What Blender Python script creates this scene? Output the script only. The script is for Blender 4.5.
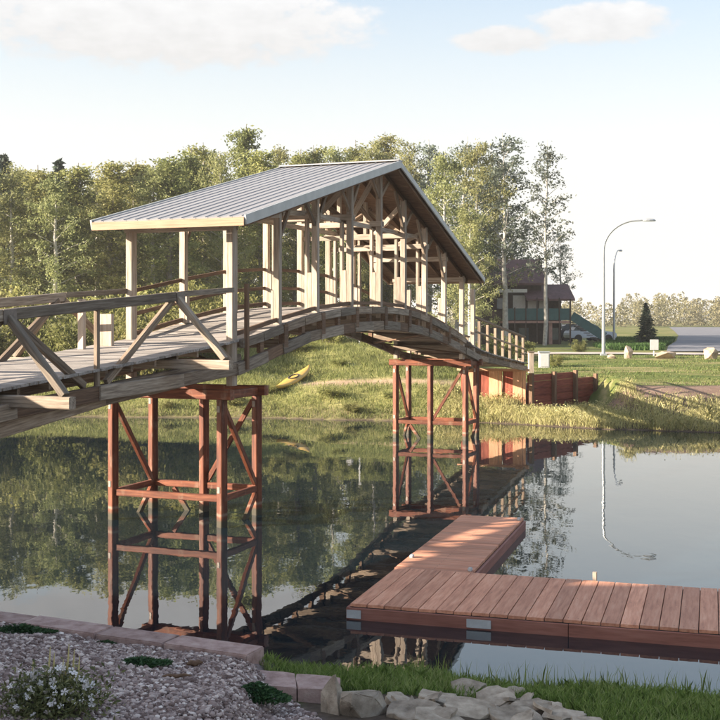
import bpy, bmesh, math, random
import numpy as np
from mathutils import Vector, Matrix, Quaternion

random.seed(7)
RNG = np.random.default_rng(7)
scene = bpy.context.scene
COL = scene.collection
for o in list(bpy.data.objects):
    bpy.data.objects.remove(o)

# ------------------------------------------------------------------ camera
FPX, HOR, CH = 1150.0, 320.0, 4.0          # focal length (px of 720), horizon row, eye height above the water
cam_d = bpy.data.cameras.new('camera')
cam = bpy.data.objects.new('camera', cam_d)
COL.objects.link(cam)
cam.location = (0, 0, CH)
cam.rotation_euler = (math.radians(90), 0, 0)
cam_d.sensor_width = 36
cam_d.lens = 36 * FPX / 720
cam_d.shift_y = -(360 - HOR) / 720
cam_d.clip_start = 0.1
cam_d.clip_end = 6000
scene.camera = cam

# ------------------------------------------------------------------ light
SUN_EL = math.radians(17)
SUN_AZ = math.atan2(-0.97, -0.245)
S = Vector((math.sin(SUN_AZ) * math.cos(SUN_EL), math.cos(SUN_AZ) * math.cos(SUN_EL), math.sin(SUN_EL)))
sun_d = bpy.data.lights.new('sun', 'SUN')
sun_d.energy = 5.0
sun_d.angle = math.radians(0.5)
sun_d.color = (1.0, 0.87, 0.72)
sun = bpy.data.objects.new('sun', sun_d)
COL.objects.link(sun)
sun.rotation_euler = (-S).to_track_quat('-Z', 'Y').to_euler()
sun.location = (-20, -20, 30)

world = bpy.data.worlds.new('World')
scene.world = world
world.use_nodes = True
wn, wl = world.node_tree.nodes, world.node_tree.links
wn.clear()


def wnode(t, **kw):
    n = wn.new(t)
    for k, v in kw.items():
        setattr(n, k, v)
    return n


def wmath(op, a, b=None, c=None, clamp=False):
    n = wn.new('ShaderNodeMath')
    n.operation = op
    n.use_clamp = clamp
    for i, x in enumerate((a, b, c)):
        if x is None:
            continue
        if isinstance(x, (int, float)):
            n.inputs[i].default_value = x
        else:
            wl.new(x, n.inputs[i])
    return n.outputs[0]


sky = wnode('ShaderNodeTexSky', sky_type='NISHITA', sun_disc=False)
sky.sun_elevation = SUN_EL
sky.sun_rotation = SUN_AZ
sky.air_density = 1.0
sky.dust_density = 2.6
sky.ozone_density = 1.2
geo = wnode('ShaderNodeNewGeometry')
sep = wnode('ShaderNodeSeparateXYZ')
tc = wnode('ShaderNodeTexCoord')
wl.new(tc.outputs['Generated'], sep.inputs[0])
dx, dy, dz = sep.outputs
el = wmath('ARCSINE', dz)
az = wmath('ARCTAN2', dx, dy)
comb = wnode('ShaderNodeCombineXYZ')
wl.new(wmath('MULTIPLY', az, 1.0), comb.inputs[0])
wl.new(wmath('MULTIPLY', el, 1.9), comb.inputs[1])


def wnoise(scale, detail, rough, off):
    mp = wnode('ShaderNodeMapping')
    mp.inputs['Location'].default_value = off
    wl.new(comb.outputs[0], mp.inputs[0])
    n = wnode('ShaderNodeTexNoise')
    n.inputs['Scale'].default_value = scale
    n.inputs['Detail'].default_value = detail
    n.inputs['Roughness'].default_value = rough
    wl.new(mp.outputs[0], n.inputs[0])
    return n.outputs[0]


def blob(a0, e0, ra, re):
    u = wmath('DIVIDE', wmath('SUBTRACT', az, a0), ra)
    v = wmath('DIVIDE', wmath('SUBTRACT', el, e0), re)
    q = wmath('ADD', wmath('MULTIPLY', u, u), wmath('MULTIPLY', v, v))
    return wmath('SUBTRACT', 1.0, q, clamp=True)


billow = wnoise(34.0, 9.0, 0.60, (3.1, 1.7, 0))
broad = wnoise(4.2, 4.0, 0.55, (1.35, 0.4, 0))
# two cumulus banks that stand in the view, the rest of the sky carries the same kind of cloud
b1 = blob(-0.170, 0.252, 0.225, 0.050)
b2 = blob(0.206, 0.247, 0.078, 0.022)
b3 = blob(0.125, 0.237, 0.055, 0.015)
b4 = blob(-0.33, 0.30, 0.20, 0.06)
others = wmath('MULTIPLY', wmath('SUBTRACT', broad, 0.50, clamp=True), 5.0, clamp=True)
above = wmath('MULTIPLY', wmath('SUBTRACT', el, 0.31), 14.0, clamp=True)
others = wmath('MULTIPLY', others, above)
mx = wmath('MAXIMUM', wmath('MAXIMUM', b1, b2), wmath('MAXIMUM', wmath('MAXIMUM', b3, b4), others))
den = wmath('ADD', wmath('MULTIPLY', mx, 1.5), wmath('MULTIPLY', wmath('SUBTRACT', billow, 0.5), 2.6))
cmask = wmath('MULTIPLY', wmath('SUBTRACT', den, 0.33), 1.7, clamp=True)
cmask = wmath('MULTIPLY', cmask, wmath('MULTIPLY', mx, 3.0, clamp=True))
cmask = wmath('MULTIPLY', cmask, 0.72)
ccol = wnode('ShaderNodeMix', data_type='RGBA')
wl.new(wmath('ADD', wmath('MULTIPLY', wmath('SUBTRACT', el, 0.232), 14.0), wmath('MULTIPLY', wmath('SUBTRACT', billow, 0.40), 1.6), clamp=True), ccol.inputs[0])
ccol.inputs[6].default_value = (1.55, 1.47, 1.41, 1)
ccol.inputs[7].default_value = (1.98, 1.90, 1.83, 1)
# warm bright evening air low over the horizon, all round
hz = wnode('ShaderNodeMix', data_type='RGBA')
hzr = wnode('ShaderNodeMapRange', interpolation_type='SMOOTHSTEP')
wl.new(wmath('ABSOLUTE', el), hzr.inputs['Value'])
hzr.inputs['From Min'].default_value = 0.05
hzr.inputs['From Max'].default_value = 0.35
hzr.inputs['To Min'].default_value = 1.0
hzr.inputs['To Max'].default_value = 0.0
hzf = hzr.outputs[0]
wl.new(wmath('MULTIPLY', hzf, 0.92), hz.inputs[0])
dim = wnode('ShaderNodeMix', data_type='RGBA', blend_type='MULTIPLY')
dim.inputs[0].default_value = 1.0
wl.new(sky.outputs[0], dim.inputs[6])
dim.inputs[7].default_value = (0.60, 0.60, 0.60, 1)
veil = wnode('ShaderNodeMix', data_type='RGBA')      # thin high veil of cloud over the whole sky
vr = wnode('ShaderNodeMapRange', interpolation_type='SMOOTHSTEP')
wl.new(wmath('ABSOLUTE', el), vr.inputs['Value'])
vr.inputs['From Min'].default_value = 0.20
vr.inputs['From Max'].default_value = 0.75
vr.inputs['To Min'].default_value = 0.44
vr.inputs['To Max'].default_value = 0.08
wl.new(vr.outputs[0], veil.inputs[0])
wl.new(dim.outputs[2], veil.inputs[6])
veil.inputs[7].default_value = (1.24, 1.38, 1.43, 1)
wl.new(veil.outputs[2], hz.inputs[6])
hz.inputs[7].default_value = (1.98, 1.90, 1.76, 1)
mixc = wnode('ShaderNodeMix', data_type='RGBA')
wl.new(cmask, mixc.inputs[0])
wl.new(hz.outputs[2], mixc.inputs[6])
wl.new(ccol.outputs[2], mixc.inputs[7])
bg = wnode('ShaderNodeBackground')
wl.new(mixc.outputs[2], bg.inputs[0])
bg.inputs[1].default_value = 0.15
wo = wnode('ShaderNodeOutputWorld')
wl.new(bg.outputs[0], wo.inputs[0])

scene.view_settings.view_transform = 'Standard'
scene.view_settings.look = 'None'
scene.view_settings.exposure = 1.92
scene.view_settings.gamma = 1.0
scene.render.engine = 'CYCLES'

# ------------------------------------------------------------------ materials


class NB:
    def __init__(self, name):
        self.m = bpy.data.materials.new(name)
        self.m.use_nodes = True
        self.nt = self.m.node_tree
        self.n, self.l = self.nt.nodes, self.nt.links
        self.n.clear()
        self.out = self.n.new('ShaderNodeOutputMaterial')
        self.p = self.n.new('ShaderNodeBsdfPrincipled')
        self.l.new(self.p.outputs[0], self.out.inputs[0])

    def node(self, t, **kw):
        n = self.n.new(t)
        for k, v in kw.items():
            setattr(n, k, v)
        return n

    def link(self, a, b):
        self.l.new(a, b)

    def coord(self, which='Object', scale=(1, 1, 1)):
        if which == 'Position':
            src = self.node('ShaderNodeNewGeometry').outputs['Position']
        else:
            src = self.node('ShaderNodeTexCoord').outputs[which]
        mp = self.node('ShaderNodeMapping')
        mp.inputs['Scale'].default_value = scale
        self.link(src, mp.inputs[0])
        return mp.outputs[0]

    def noise(self, co, scale, detail=4, rough=0.55, w=None):
        n = self.node('ShaderNodeTexNoise')
        n.inputs['Scale'].default_value = scale
        n.inputs['Detail'].default_value = detail
        n.inputs['Roughness'].default_value = rough
        if w is not None:
            n.noise_dimensions = '4D'
            self.link(w, n.inputs['W'])
        self.link(co, n.inputs['Vector'])
        return n.outputs['Fac']

    def ramp(self, f, stops):
        r = self.node('ShaderNodeValToRGB')
        e = r.color_ramp.elements
        while len(e) < len(stops):
            e.new(0.5)
        for k, (p, c) in enumerate(stops):
            e[k].position = p
            e[k].color = (*c, 1)
        self.link(f, r.inputs[0])
        return r.outputs[0]

    def mix(self, f, a, b, mode='MIX'):
        n = self.node('ShaderNodeMix', data_type='RGBA', blend_type=mode)
        for i, x in ((0, f), (6, a), (7, b)):
            if isinstance(x, (int, float)):
                n.inputs[i].default_value = x
            elif isinstance(x, tuple):
                n.inputs[i].default_value = (*x, 1)
            else:
                self.link(x, n.inputs[i])
        return n.outputs[2]

    def math(self, op, a, b=None, clamp=False):
        n = self.node('ShaderNodeMath', operation=op, use_clamp=clamp)
        for i, x in enumerate((a, b)):
            if x is None:
                continue
            if isinstance(x, (int, float)):
                n.inputs[i].default_value = x
            else:
                self.link(x, n.inputs[i])
        return n.outputs[0]

    def rand(self):
        return self.node('ShaderNodeObjectInfo').outputs['Random']

    def bump(self, h, strength=0.3, dist=0.02):
        b = self.node('ShaderNodeBump')
        b.inputs['Strength'].default_value = strength
        b.inputs['Distance'].default_value = dist
        self.link(h, b.inputs['Height'])
        self.link(b.outputs[0], self.p.inputs['Normal'])

    def done(self, col=None, rough=0.8, metal=0.0, spec=None):
        if col is not None:
            if isinstance(col, tuple):
                self.p.inputs['Base Color'].default_value = (*col, 1)
            else:
                self.link(col, self.p.inputs['Base Color'])
        self.p.inputs['Roughness'].default_value = rough
        self.p.inputs['Metallic'].default_value = metal
        if spec is not None:
            self.p.inputs['Specular IOR Level'].default_value = spec
        return self.m


def hsv_var(b, col, amount):
    """per-object brightness difference between boards"""
    h = b.node('ShaderNodeHueSaturation')
    v = b.math('ADD', b.math('MULTIPLY', b.rand(), amount), 1.0 - amount * 0.5)
    b.link(v, h.inputs['Value'])
    b.link(col, h.inputs['Color'])
    return h.outputs[0]


def wood(name, dark, mid, light, rough=0.8, var=0.35, gl=1.2, gs=22.0, blotch=0.5):
    b = NB(name)
    r = b.rand()
    co = b.coord('Object', (gl, gs, gs))
    g = b.noise(co, 1.6, 6, 0.6, w=b.math('MULTIPLY', r, 37.0))
    c = b.ramp(g, [(0.28, dark), (0.5, mid), (0.72, light)])
    co2 = b.coord('Object', (1.3, 4, 4))
    bl = b.noise(co2, 1.2, 3, 0.6, w=b.math('MULTIPLY', r, 11.0))
    c = b.mix(b.math('MULTIPLY', b.math('SUBTRACT', bl, 0.45), 2.4 * blotch, clamp=True), c, dark)
    c = hsv_var(b, c, var)
    b.bump(g, 0.35, 0.006)
    return b.done(c, rough, spec=0.3)


MAT = {}
MAT['wood'] = wood('weathered_timber', (0.085, 0.055, 0.036), (0.235, 0.175, 0.125), (0.40, 0.32, 0.24), var=0.6)
MAT['pale_wood'] = wood('pale_post_timber', (0.18, 0.13, 0.095), (0.385, 0.315, 0.25), (0.51, 0.43, 0.35), var=0.4, blotch=0.45)
MAT['grey_wood'] = wood('silvered_timber', (0.085, 0.060, 0.042), (0.235, 0.188, 0.142), (0.38, 0.32, 0.255), var=0.7)
MAT['brown_wood'] = wood('brown_rafter_timber', (0.07, 0.04, 0.024), (0.15, 0.09, 0.055), (0.25, 0.155, 0.095), var=0.4)
MAT['deck'] = wood('deck_board', (0.13, 0.11, 0.096), (0.29, 0.26, 0.232), (0.42, 0.385, 0.35), var=0.6)
def pier_mat():
    b = NB('rust_red_stained_timber')
    r = b.rand()
    co = b.coord('Object', (1.0, 11, 11))
    g = b.noise(co, 1.7, 6, 0.62, w=b.math('MULTIPLY', r, 29.0))
    c = b.ramp(g, [(0.26, (0.032, 0.010, 0.006)), (0.5, (0.135, 0.040, 0.018)), (0.74, (0.28, 0.098, 0.046))])
    wr = b.noise(b.coord('Position', (3, 3, 1.2)), 1.5, 5, 0.65)
    c = b.mix(b.math('MULTIPLY', b.math('SUBTRACT', wr, 0.54), 5.0, clamp=True), c, (0.24, 0.15, 0.10))
    # tide mark: pale scum line over a dark wet foot
    sp = b.node('ShaderNodeSeparateXYZ')
    b.link(b.node('ShaderNodeNewGeometry').outputs['Position'], sp.inputs[0])
    zz = b.math('ADD', sp.outputs[2], b.math('MULTIPLY', wr, 0.10))
    wet = b.math('MULTIPLY', b.math('SUBTRACT', 0.24, zz), 12.0, clamp=True)
    c = b.mix(wet, c, (0.045, 0.038, 0.022))
    ln = b.math('SUBTRACT', 1.0, b.math('MULTIPLY', b.math('ABSOLUTE', b.math('SUBTRACT', zz, 0.29)), 22.0), clamp=True)
    c = b.mix(b.math('MULTIPLY', ln, 0.55), c, (0.30, 0.25, 0.19))
    c = hsv_var(b, c, 0.45)
    b.bump(g, 0.4, 0.008)
    return b.done(c, 0.6, spec=0.3)


MAT['red_pier'] = pier_mat()
MAT['red_wall'] = wood('red_wall_timber', (0.12, 0.030, 0.02), (0.25, 0.068, 0.042), (0.34, 0.11, 0.07), var=0.4, gs=12)
MAT['orange_wall'] = wood('tan_board', (0.34, 0.16, 0.085), (0.52, 0.29, 0.17), (0.62, 0.39, 0.25), var=0.25, gs=12)
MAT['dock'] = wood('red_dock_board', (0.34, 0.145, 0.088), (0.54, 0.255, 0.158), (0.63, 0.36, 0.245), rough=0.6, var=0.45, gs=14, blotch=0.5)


def add_screws(m):
    nt = m.node_tree
    p = [n for n in nt.nodes if n.type == 'BSDF_PRINCIPLED'][0]
    src = p.inputs['Base Color'].links[0].from_socket
    tc_ = nt.nodes.new('ShaderNodeTexCoord')
    sx = nt.nodes.new('ShaderNodeSeparateXYZ')
    nt.links.new(tc_.outputs['Object'], sx.inputs[0])

    def mm(op, a, b):
        n = nt.nodes.new('ShaderNodeMath')
        n.operation = op
        for i_, q in enumerate((a, b)):
            if q is None:
                continue
            if isinstance(q, (int, float)):
                n.inputs[i_].default_value = q
            else:
                nt.links.new(q, n.inputs[i_])
        return n.outputs[0]
    fx = mm('ABSOLUTE', mm('SUBTRACT', mm('ABSOLUTE', sx.outputs[0], None), 1.06), None)
    fx = mm('MINIMUM', fx, mm('ABSOLUTE', sx.outputs[0], None))
    fy = mm('ABSOLUTE', mm('SUBTRACT', mm('ABSOLUTE', sx.outputs[1], None), 0.062), None)
    d2 = mm('ADD', mm('MULTIPLY', fx, fx), mm('MULTIPLY', fy, fy))
    hit = mm('LESS_THAN', d2, 0.0075 ** 2)
    mx_ = nt.nodes.new('ShaderNodeMix')
    mx_.data_type = 'RGBA'
    nt.links.new(hit, mx_.inputs[0])
    nt.links.new(src, mx_.inputs[6])
    mx_.inputs[7].default_value = (0.05, 0.035, 0.03, 1)
    nt.links.new(mx_.outputs[2], p.inputs['Base Color'])


add_screws(MAT['dock'])
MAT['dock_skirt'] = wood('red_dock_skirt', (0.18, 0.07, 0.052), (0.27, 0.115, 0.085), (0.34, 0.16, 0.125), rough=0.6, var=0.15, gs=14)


def plain(name, col, rough=0.7, metal=0.0, scale=6.0, amt=0.25, which='Object', bumps=0.0, spec=None):
    b = NB(name)
    co = b.coord(which)
    n = b.noise(co, scale, 5, 0.6)
    dk = tuple(x * (1 - amt) for x in col)
    lt = tuple(min(1, x * (1 + amt)) for x in col)
    c = b.ramp(n, [(0.3, dk), (0.7, lt)])
    if bumps:
        b.bump(n, bumps, 0.02)
    return b.done(c, rough, metal, spec)


def metal_roof():
    b = NB('galvanised_roof_sheet')
    co = b.coord('Object', (0.8, 3, 3))
    n = b.noise(co, 2.0, 5, 0.6)
    c = b.ramp(n, [(0.3, (0.23, 0.227, 0.23)), (0.7, (0.29, 0.285, 0.288))])
    c = hsv_var(b, c, 0.14)
    return b.done(c, 0.5, 0.1)


MAT['roof_metal'] = metal_roof()
MAT['trim'] = plain('pale_metal_trim', (0.42, 0.43, 0.42), 0.5, 0.1, 3, 0.12)
MAT['fascia'] = wood('tan_fascia', (0.24, 0.16, 0.10), (0.33, 0.235, 0.155), (0.39, 0.29, 0.20), var=0.1)
MAT['dark'] = plain('dark_bitumen', (0.03, 0.027, 0.025), 0.7)
MAT['white'] = plain('white_paint', (0.52, 0.51, 0.49), 0.5, amt=0.08)
MAT['galv'] = plain('galvanised_steel', (0.40, 0.42, 0.43), 0.45, 0.5, amt=0.1)
MAT['old_plate'] = plain('stained_steel_plate', (0.19, 0.155, 0.13), 0.6, 0.2, 9, 0.35)
MAT['yellow'] = plain('yellow_plastic', (0.52, 0.32, 0.06), 0.4, amt=0.12)
MAT['red_plastic'] = plain('red_plastic', (0.5, 0.06, 0.03), 0.5)
MAT['float_grey'] = plain('float_bracket_metal', (0.46, 0.48, 0.49), 0.5, 0.3, amt=0.15)


def stone(name, a, b_, c_, scale=5, bump=0.6, rand=0.3):
    b = NB(name)
    r = b.rand()
    co = b.coord('Object')
    n = b.noise(co, scale, 8, 0.62, w=b.math('MULTIPLY', r, 20.0))
    c = b.ramp(n, [(0.3, a), (0.5, b_), (0.68, c_)])
    c = hsv_var(b, c, rand)
    n2 = b.noise(co, scale * 6, 6, 0.7)
    b.bump(b.math('ADD', n, b.math('MULTIPLY', n2, 0.4)), bump, 0.03)
    return b.done(c, 0.85, spec=0.25)


MAT['edging'] = stone('mauve_edging_stone', (0.22, 0.14, 0.12), (0.38, 0.265, 0.235), (0.47, 0.355, 0.315), 7, 0.7, 0.3)
MAT['flag'] = stone('grey_flagstone', (0.19, 0.15, 0.11), (0.37, 0.305, 0.235), (0.54, 0.46, 0.365), 6, 0.9, 0.5)
MAT['tan_rock'] = stone('tan_boulder_stone', (0.22, 0.16, 0.11), (0.36, 0.275, 0.20), (0.46, 0.37, 0.28), 3, 0.7, 0.25)


def gravel_mat():
    b = NB('mauve_gravel')
    at = b.node('ShaderNodeAttribute', attribute_name='tint')
    c = b.ramp(at.outputs['Fac'], [(0.0, (0.12, 0.08, 0.07)), (0.35, (0.265, 0.195, 0.175)), (0.7, (0.41, 0.325, 0.295)), (0.92, (0.60, 0.50, 0.45)), (1.0, (0.76, 0.68, 0.62))])
    return b.done(c, 0.85, spec=0.25)


MAT['gravel'] = gravel_mat()


def leaf_mat(name, dark, mid, light, trans=0.3, scale=0.9):
    b = NB(name)
    r = b.rand()
    at = b.node('ShaderNodeAttribute', attribute_name='tint')
    co = b.coord('Object')
    n = b.noise(co, scale, 3, 0.6, w=b.math('MULTIPLY', r, 30.0))
    f = b.math('ADD', b.math('MULTIPLY', n, 0.55), b.math('MULTIPLY', at.outputs['Fac'], 0.5))
    c = b.ramp(f, [(0.25, dark), (0.52, mid), (0.8, light)])
    hs = b.node('ShaderNodeHueSaturation')
    b.link(b.math('ADD', b.math('MULTIPLY', r, 0.035), 0.495), hs.inputs['Hue'])
    b.link(b.math('ADD', b.math('MULTIPLY', b.math('FRACT', b.math('MULTIPLY', r, 7.13)), 0.5), 0.75), hs.inputs['Value'])
    b.link(c, hs.inputs['Color'])
    c = hs.outputs[0]
    b.done(c, 0.6, spec=0.25)
    tr = b.node('ShaderNodeBsdfTranslucent')
    b.link(c, tr.inputs[0])
    ms = b.node('ShaderNodeMixShader')
    ms.inputs[0].default_value = trans
    b.link(b.p.outputs[0], ms.inputs[1])
    b.link(tr.outputs[0], ms.inputs[2])
    b.link(ms.outputs[0], b.out.inputs[0])
    return b.m


MAT['poplar_leaf'] = leaf_mat('poplar_leaf', (0.12, 0.132, 0.042), (0.262, 0.262, 0.094), (0.41, 0.375, 0.165), 0.5)
MAT['aspen_leaf'] = leaf_mat('aspen_leaf', (0.115, 0.128, 0.05), (0.24, 0.24, 0.10), (0.37, 0.345, 0.165), 0.5)
MAT['cool_leaf'] = leaf_mat('grey_green_leaf', (0.075, 0.095, 0.072), (0.15, 0.175, 0.13), (0.24, 0.255, 0.19), 0.48)
MAT['spruce_leaf'] = leaf_mat('spruce_needle', (0.014, 0.026, 0.018), (0.030, 0.048, 0.032), (0.055, 0.075, 0.048), 0.1)
MAT['bush_leaf'] = leaf_mat('bush_leaf', (0.10, 0.11, 0.034), (0.21, 0.205, 0.068), (0.32, 0.29, 0.115), 0.45)
MAT['weed'] = leaf_mat('dry_weed', (0.18, 0.185, 0.07), (0.39, 0.365, 0.16), (0.62, 0.56, 0.30), 0.45, 0.9)
MAT['slope_weed'] = leaf_mat('slope_weed', (0.12, 0.145, 0.045), (0.26, 0.275, 0.09), (0.43, 0.40, 0.17), 0.45, 0.35)
MAT['grass'] = leaf_mat('lush_grass', (0.11, 0.15, 0.03), (0.30, 0.38, 0.09), (0.52, 0.53, 0.22), 0.48, 1.6)
MAT['verge'] = leaf_mat('verge_grass_blade', (0.03, 0.06, 0.012), (0.065, 0.115, 0.025), (0.11, 0.16, 0.045), 0.3, 1.2)
MAT['lawn_blade'] = leaf_mat('lawn_blade', (0.06, 0.085, 0.022), (0.11, 0.135, 0.035), (0.22, 0.20, 0.08), 0.3, 0.25)
MAT['juniper'] = leaf_mat('juniper_leaf', (0.02, 0.042, 0.016), (0.04, 0.075, 0.026), (0.07, 0.115, 0.045), 0.2, 3)
MAT['flower_leaf'] = leaf_mat('flower_leaf', (0.07, 0.08, 0.03), (0.15, 0.155, 0.06), (0.26, 0.25, 0.11), 0.3, 3)
MAT['petal'] = plain('white_petal', (0.66, 0.62, 0.60), 0.6, amt=0.1)
MAT['yellow_spike'] = plain('yellow_seed_head', (0.52, 0.44, 0.19), 0.7, amt=0.25)
MAT['far_wood'] = leaf_mat('far_wood_leaf', (0.15, 0.15, 0.075), (0.27, 0.25, 0.13), (0.38, 0.335, 0.20), 0.4, 0.05)
MAT['bark'] = plain('grey_bark', (0.17, 0.15, 0.125), 0.9, 0, 8, 0.4, bumps=0.5)
MAT['pale_bark'] = plain('pale_bark', (0.36, 0.34, 0.30), 0.85, 0, 8, 0.35, bumps=0.3)


def water_mat():
    b = NB('pond_water')
    co = b.coord('Position', (1.0, 0.55, 1.0))
    n1 = b.noise(co, 1.1, 3, 0.5)
    n2 = b.noise(co, 5.5, 2, 0.5)
    h = b.math('ADD', b.math('MULTIPLY', n1, 1.0), b.math('MULTIPLY', n2, 0.16))
    b.bump(h, 0.15, 0.022)
    co3 = b.coord('Position')
    c = b.ramp(b.noise(co3, 0.12, 3, 0.5), [(0.3, (0.005, 0.013, 0.019)), (0.7, (0.008, 0.016, 0.021))])
    b.p.inputs['IOR'].default_value = 1.9
    return b.done(c, 0.012)


MAT['water'] = water_mat()


def ground_mat():
    b = NB('ground_soil_and_grass')
    z = b.node('ShaderNodeAttribute', attribute_name='zone')
    sp = b.node('ShaderNodeSeparateColor')
    b.link(z.outputs['Color'], sp.inputs[0])
    z2 = b.node('ShaderNodeAttribute', attribute_name='zone2')
    sp2 = b.node('ShaderNodeSeparateColor')
    b.link(z2.outputs['Color'], sp2.inputs[0])
    co = b.coord('Position')
    fine = b.noise(co, 9.0, 6, 0.65)
    mid = b.noise(co, 0.9, 5, 0.6)
    big = b.noise(co, 0.12, 4, 0.55)
    soil = b.ramp(fine, [(0.3, (0.06, 0.045, 0.033)), (0.7, (0.13, 0.10, 0.075))])
    hill = b.ramp(b.math('ADD', b.math('MULTIPLY', mid, 0.6), b.math('MULTIPLY', fine, 0.4)), [(0.32, (0.16, 0.16, 0.055)), (0.5, (0.30, 0.285, 0.105)), (0.68, (0.43, 0.375, 0.165))])
    stretch = b.coord('Position', (0.16, 0.55, 1))
    lw = b.noise(stretch, 1.0, 5, 0.6)
    lawn = b.ramp(lw, [(0.36, (0.075, 0.115, 0.03)), (0.5, (0.14, 0.155, 0.045)), (0.6, (0.30, 0.255, 0.12)), (0.72, (0.40, 0.32, 0.19))])
    lawn = b.mix(b.math('MULTIPLY', fine, 0.4), lawn, (0.08, 0.085, 0.03))
    bed = b.ramp(fine, [(0.3, (0.16, 0.125, 0.12)), (0.7, (0.27, 0.22, 0.215))])
    strip = b.ramp(mid, [(0.3, (0.15, 0.10, 0.075)), (0.7, (0.25, 0.175, 0.135))])
    sand = b.ramp(fine, [(0.3, (0.33, 0.225, 0.15)), (0.7, (0.44, 0.31, 0.215))])
    grass = b.ramp(fine, [(0.3, (0.03, 0.05, 0.012)), (0.7, (0.07, 0.10, 0.028))])
    c = soil
    c = b.mix(sp.outputs[0], c, hill)
    c = b.mix(sp.outputs[1], c, lawn)
    c = b.mix(sp.outputs[2], c, bed)
    c = b.mix(sp2.outputs[0], c, strip)
    c = b.mix(sp2.outputs[1], c, sand)
    c = b.mix(sp2.outputs[2], c, grass)
    b.bump(b.math('ADD', fine, mid), 0.6, 0.05)
    return b.done(c, 0.95, spec=0.1)


MAT['ground'] = ground_mat()
MAT['asphalt'] = plain('asphalt', (0.135, 0.135, 0.15), 0.85, 0, 0.7, 0.18, 'Position')
MAT['concrete'] = plain('pale_concrete', (0.44, 0.38, 0.33), 0.85, 0, 0.8, 0.15, 'Position')
MAT['mauve_roof'] = plain('mauve_shingle', (0.12, 0.066, 0.064), 0.8, 0, 3, 0.25)
MAT['house_wall'] = plain('dark_log_wall', (0.055, 0.038, 0.03), 0.8, 0, 4, 0.3)
MAT['teal'] = plain('teal_rail_panel', (0.03, 0.085, 0.085), 0.6, 0, 3, 0.2)
MAT['glass'] = plain('window_glass', (0.10, 0.12, 0.13), 0.08, 0, 2, 0.2)
MAT['curtain'] = plain('pale_curtain', (0.55, 0.53, 0.50), 0.8, 0, 4, 0.1)
MAT['pink_post'] = plain('pink_brown_post', (0.34, 0.20, 0.165), 0.8, 0, 4, 0.2)
MAT['car_paint'] = plain('pale_blue_car_paint', (0.42, 0.48, 0.56), 0.3, 0.2, 2, 0.05)
MAT['dark_paint'] = plain('dark_car_paint', (0.03, 0.035, 0.045), 0.3, 0.2, 2, 0.05)
MAT['rubber'] = plain('tyre_rubber', (0.02, 0.02, 0.02), 0.85)
MAT['brick_wall'] = plain('tan_render', (0.34, 0.29, 0.235), 0.85, 0, 2, 0.15)

# ------------------------------------------------------------------ object helpers


def link(o):
    COL.objects.link(o)
    return o


def tag(o, label, cat, group=None):
    o['label'] = label
    o['category'] = cat
    if group:
        o['group'] = group
    return o


def thing(name, loc, label, cat, group=None):
    o = link(bpy.data.objects.new(name, None))
    o.location = loc
    o.empty_display_size = 0.3
    return tag(o, label, cat, group)


def wloc(o):
    v = Vector((0, 0, 0))
    while o is not None:
        v += o.location
        o = o.parent
    return v


def put(name, mesh, M, parent=None):
    """link a mesh object at world matrix M; parents carry translation only"""
    o = link(bpy.data.objects.new(name, mesh))
    if parent is not None:
        o.parent = parent
        o.matrix_basis = Matrix.Translation(-wloc(parent)) @ M
    else:
        o.matrix_basis = M
    return o


def np_mesh(name, verts, faces, mat, tint=None, smooth=False):
    me = bpy.data.meshes.new(name)
    verts = np.asarray(verts, dtype=np.float32)
    faces = np.asarray(faces, dtype=np.int32)
    nf, k = faces.shape
    me.vertices.add(len(verts))
    me.vertices.foreach_set('co', verts.ravel())
    me.loops.add(nf * k)
    me.loops.foreach_set('vertex_index', faces.ravel())
    me.polygons.add(nf)
    me.polygons.foreach_set('loop_start', np.arange(0, nf * k, k, dtype=np.int32))
    me.polygons.foreach_set('loop_total', np.full(nf, k, dtype=np.int32))
    if smooth:
        me.polygons.foreach_set('use_smooth', np.ones(nf, dtype=bool))
    me.update()
    me.validate()
    if tint is not None:
        a = me.attributes.new('tint', 'FLOAT', 'POINT')
        a.data.foreach_set('value', np.asarray(tint, dtype=np.float32))
    me.materials.append(mat)
    return me


CACHE = {}


def bar_mesh(L, w, h, mat, ch=None):
    key = (round(L, 3), round(w, 3), round(h, 3), mat)
    if key in CACHE:
        return CACHE[key]
    c = min(w, h) * 0.09 if ch is None else ch
    a, b = w / 2, h / 2
    prof = [(-a + c, -b), (a - c, -b), (a, -b + c), (a, b - c), (a - c, b), (-a + c, b), (-a, b - c), (-a, -b + c)]
    v, f = [], []
    for x in (-L / 2, L / 2):
        v += [(x, p, q) for p, q in prof]
    for i in range(8):
        j = (i + 1) % 8
        f.append((i, j, 8 + j, 8 + i))
    me = bpy.data.meshes.new('bar')
    me.from_pydata(v, [], f + [tuple(range(7, -1, -1)), tuple(range(8, 16))])
    me.materials.append(MAT[mat])
    CACHE[key] = me
    return me


def frame(p, q, up=Vector((0, 0, 1))):
    x = (q - p).normalized()
    y = up.cross(x)
    if y.length < 1e-4:
        y = Vector((1, 0, 0)).cross(x)
        if y.length < 1e-4:
            y = Vector((0, 1, 0))
    y.normalize()
    z = x.cross(y)
    m = Matrix((x, y, z)).transposed().to_4x4()
    m.translation = (p + q) / 2
    return m


def bar(name, p, q, w, h, mat, parent, up=None):
    p, q = Vector(p), Vector(q)
    me = bar_mesh((q - p).length, w, h, mat)
    return put(name, me, frame(p, q, up or Vector((0, 0, 1))), parent)


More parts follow.
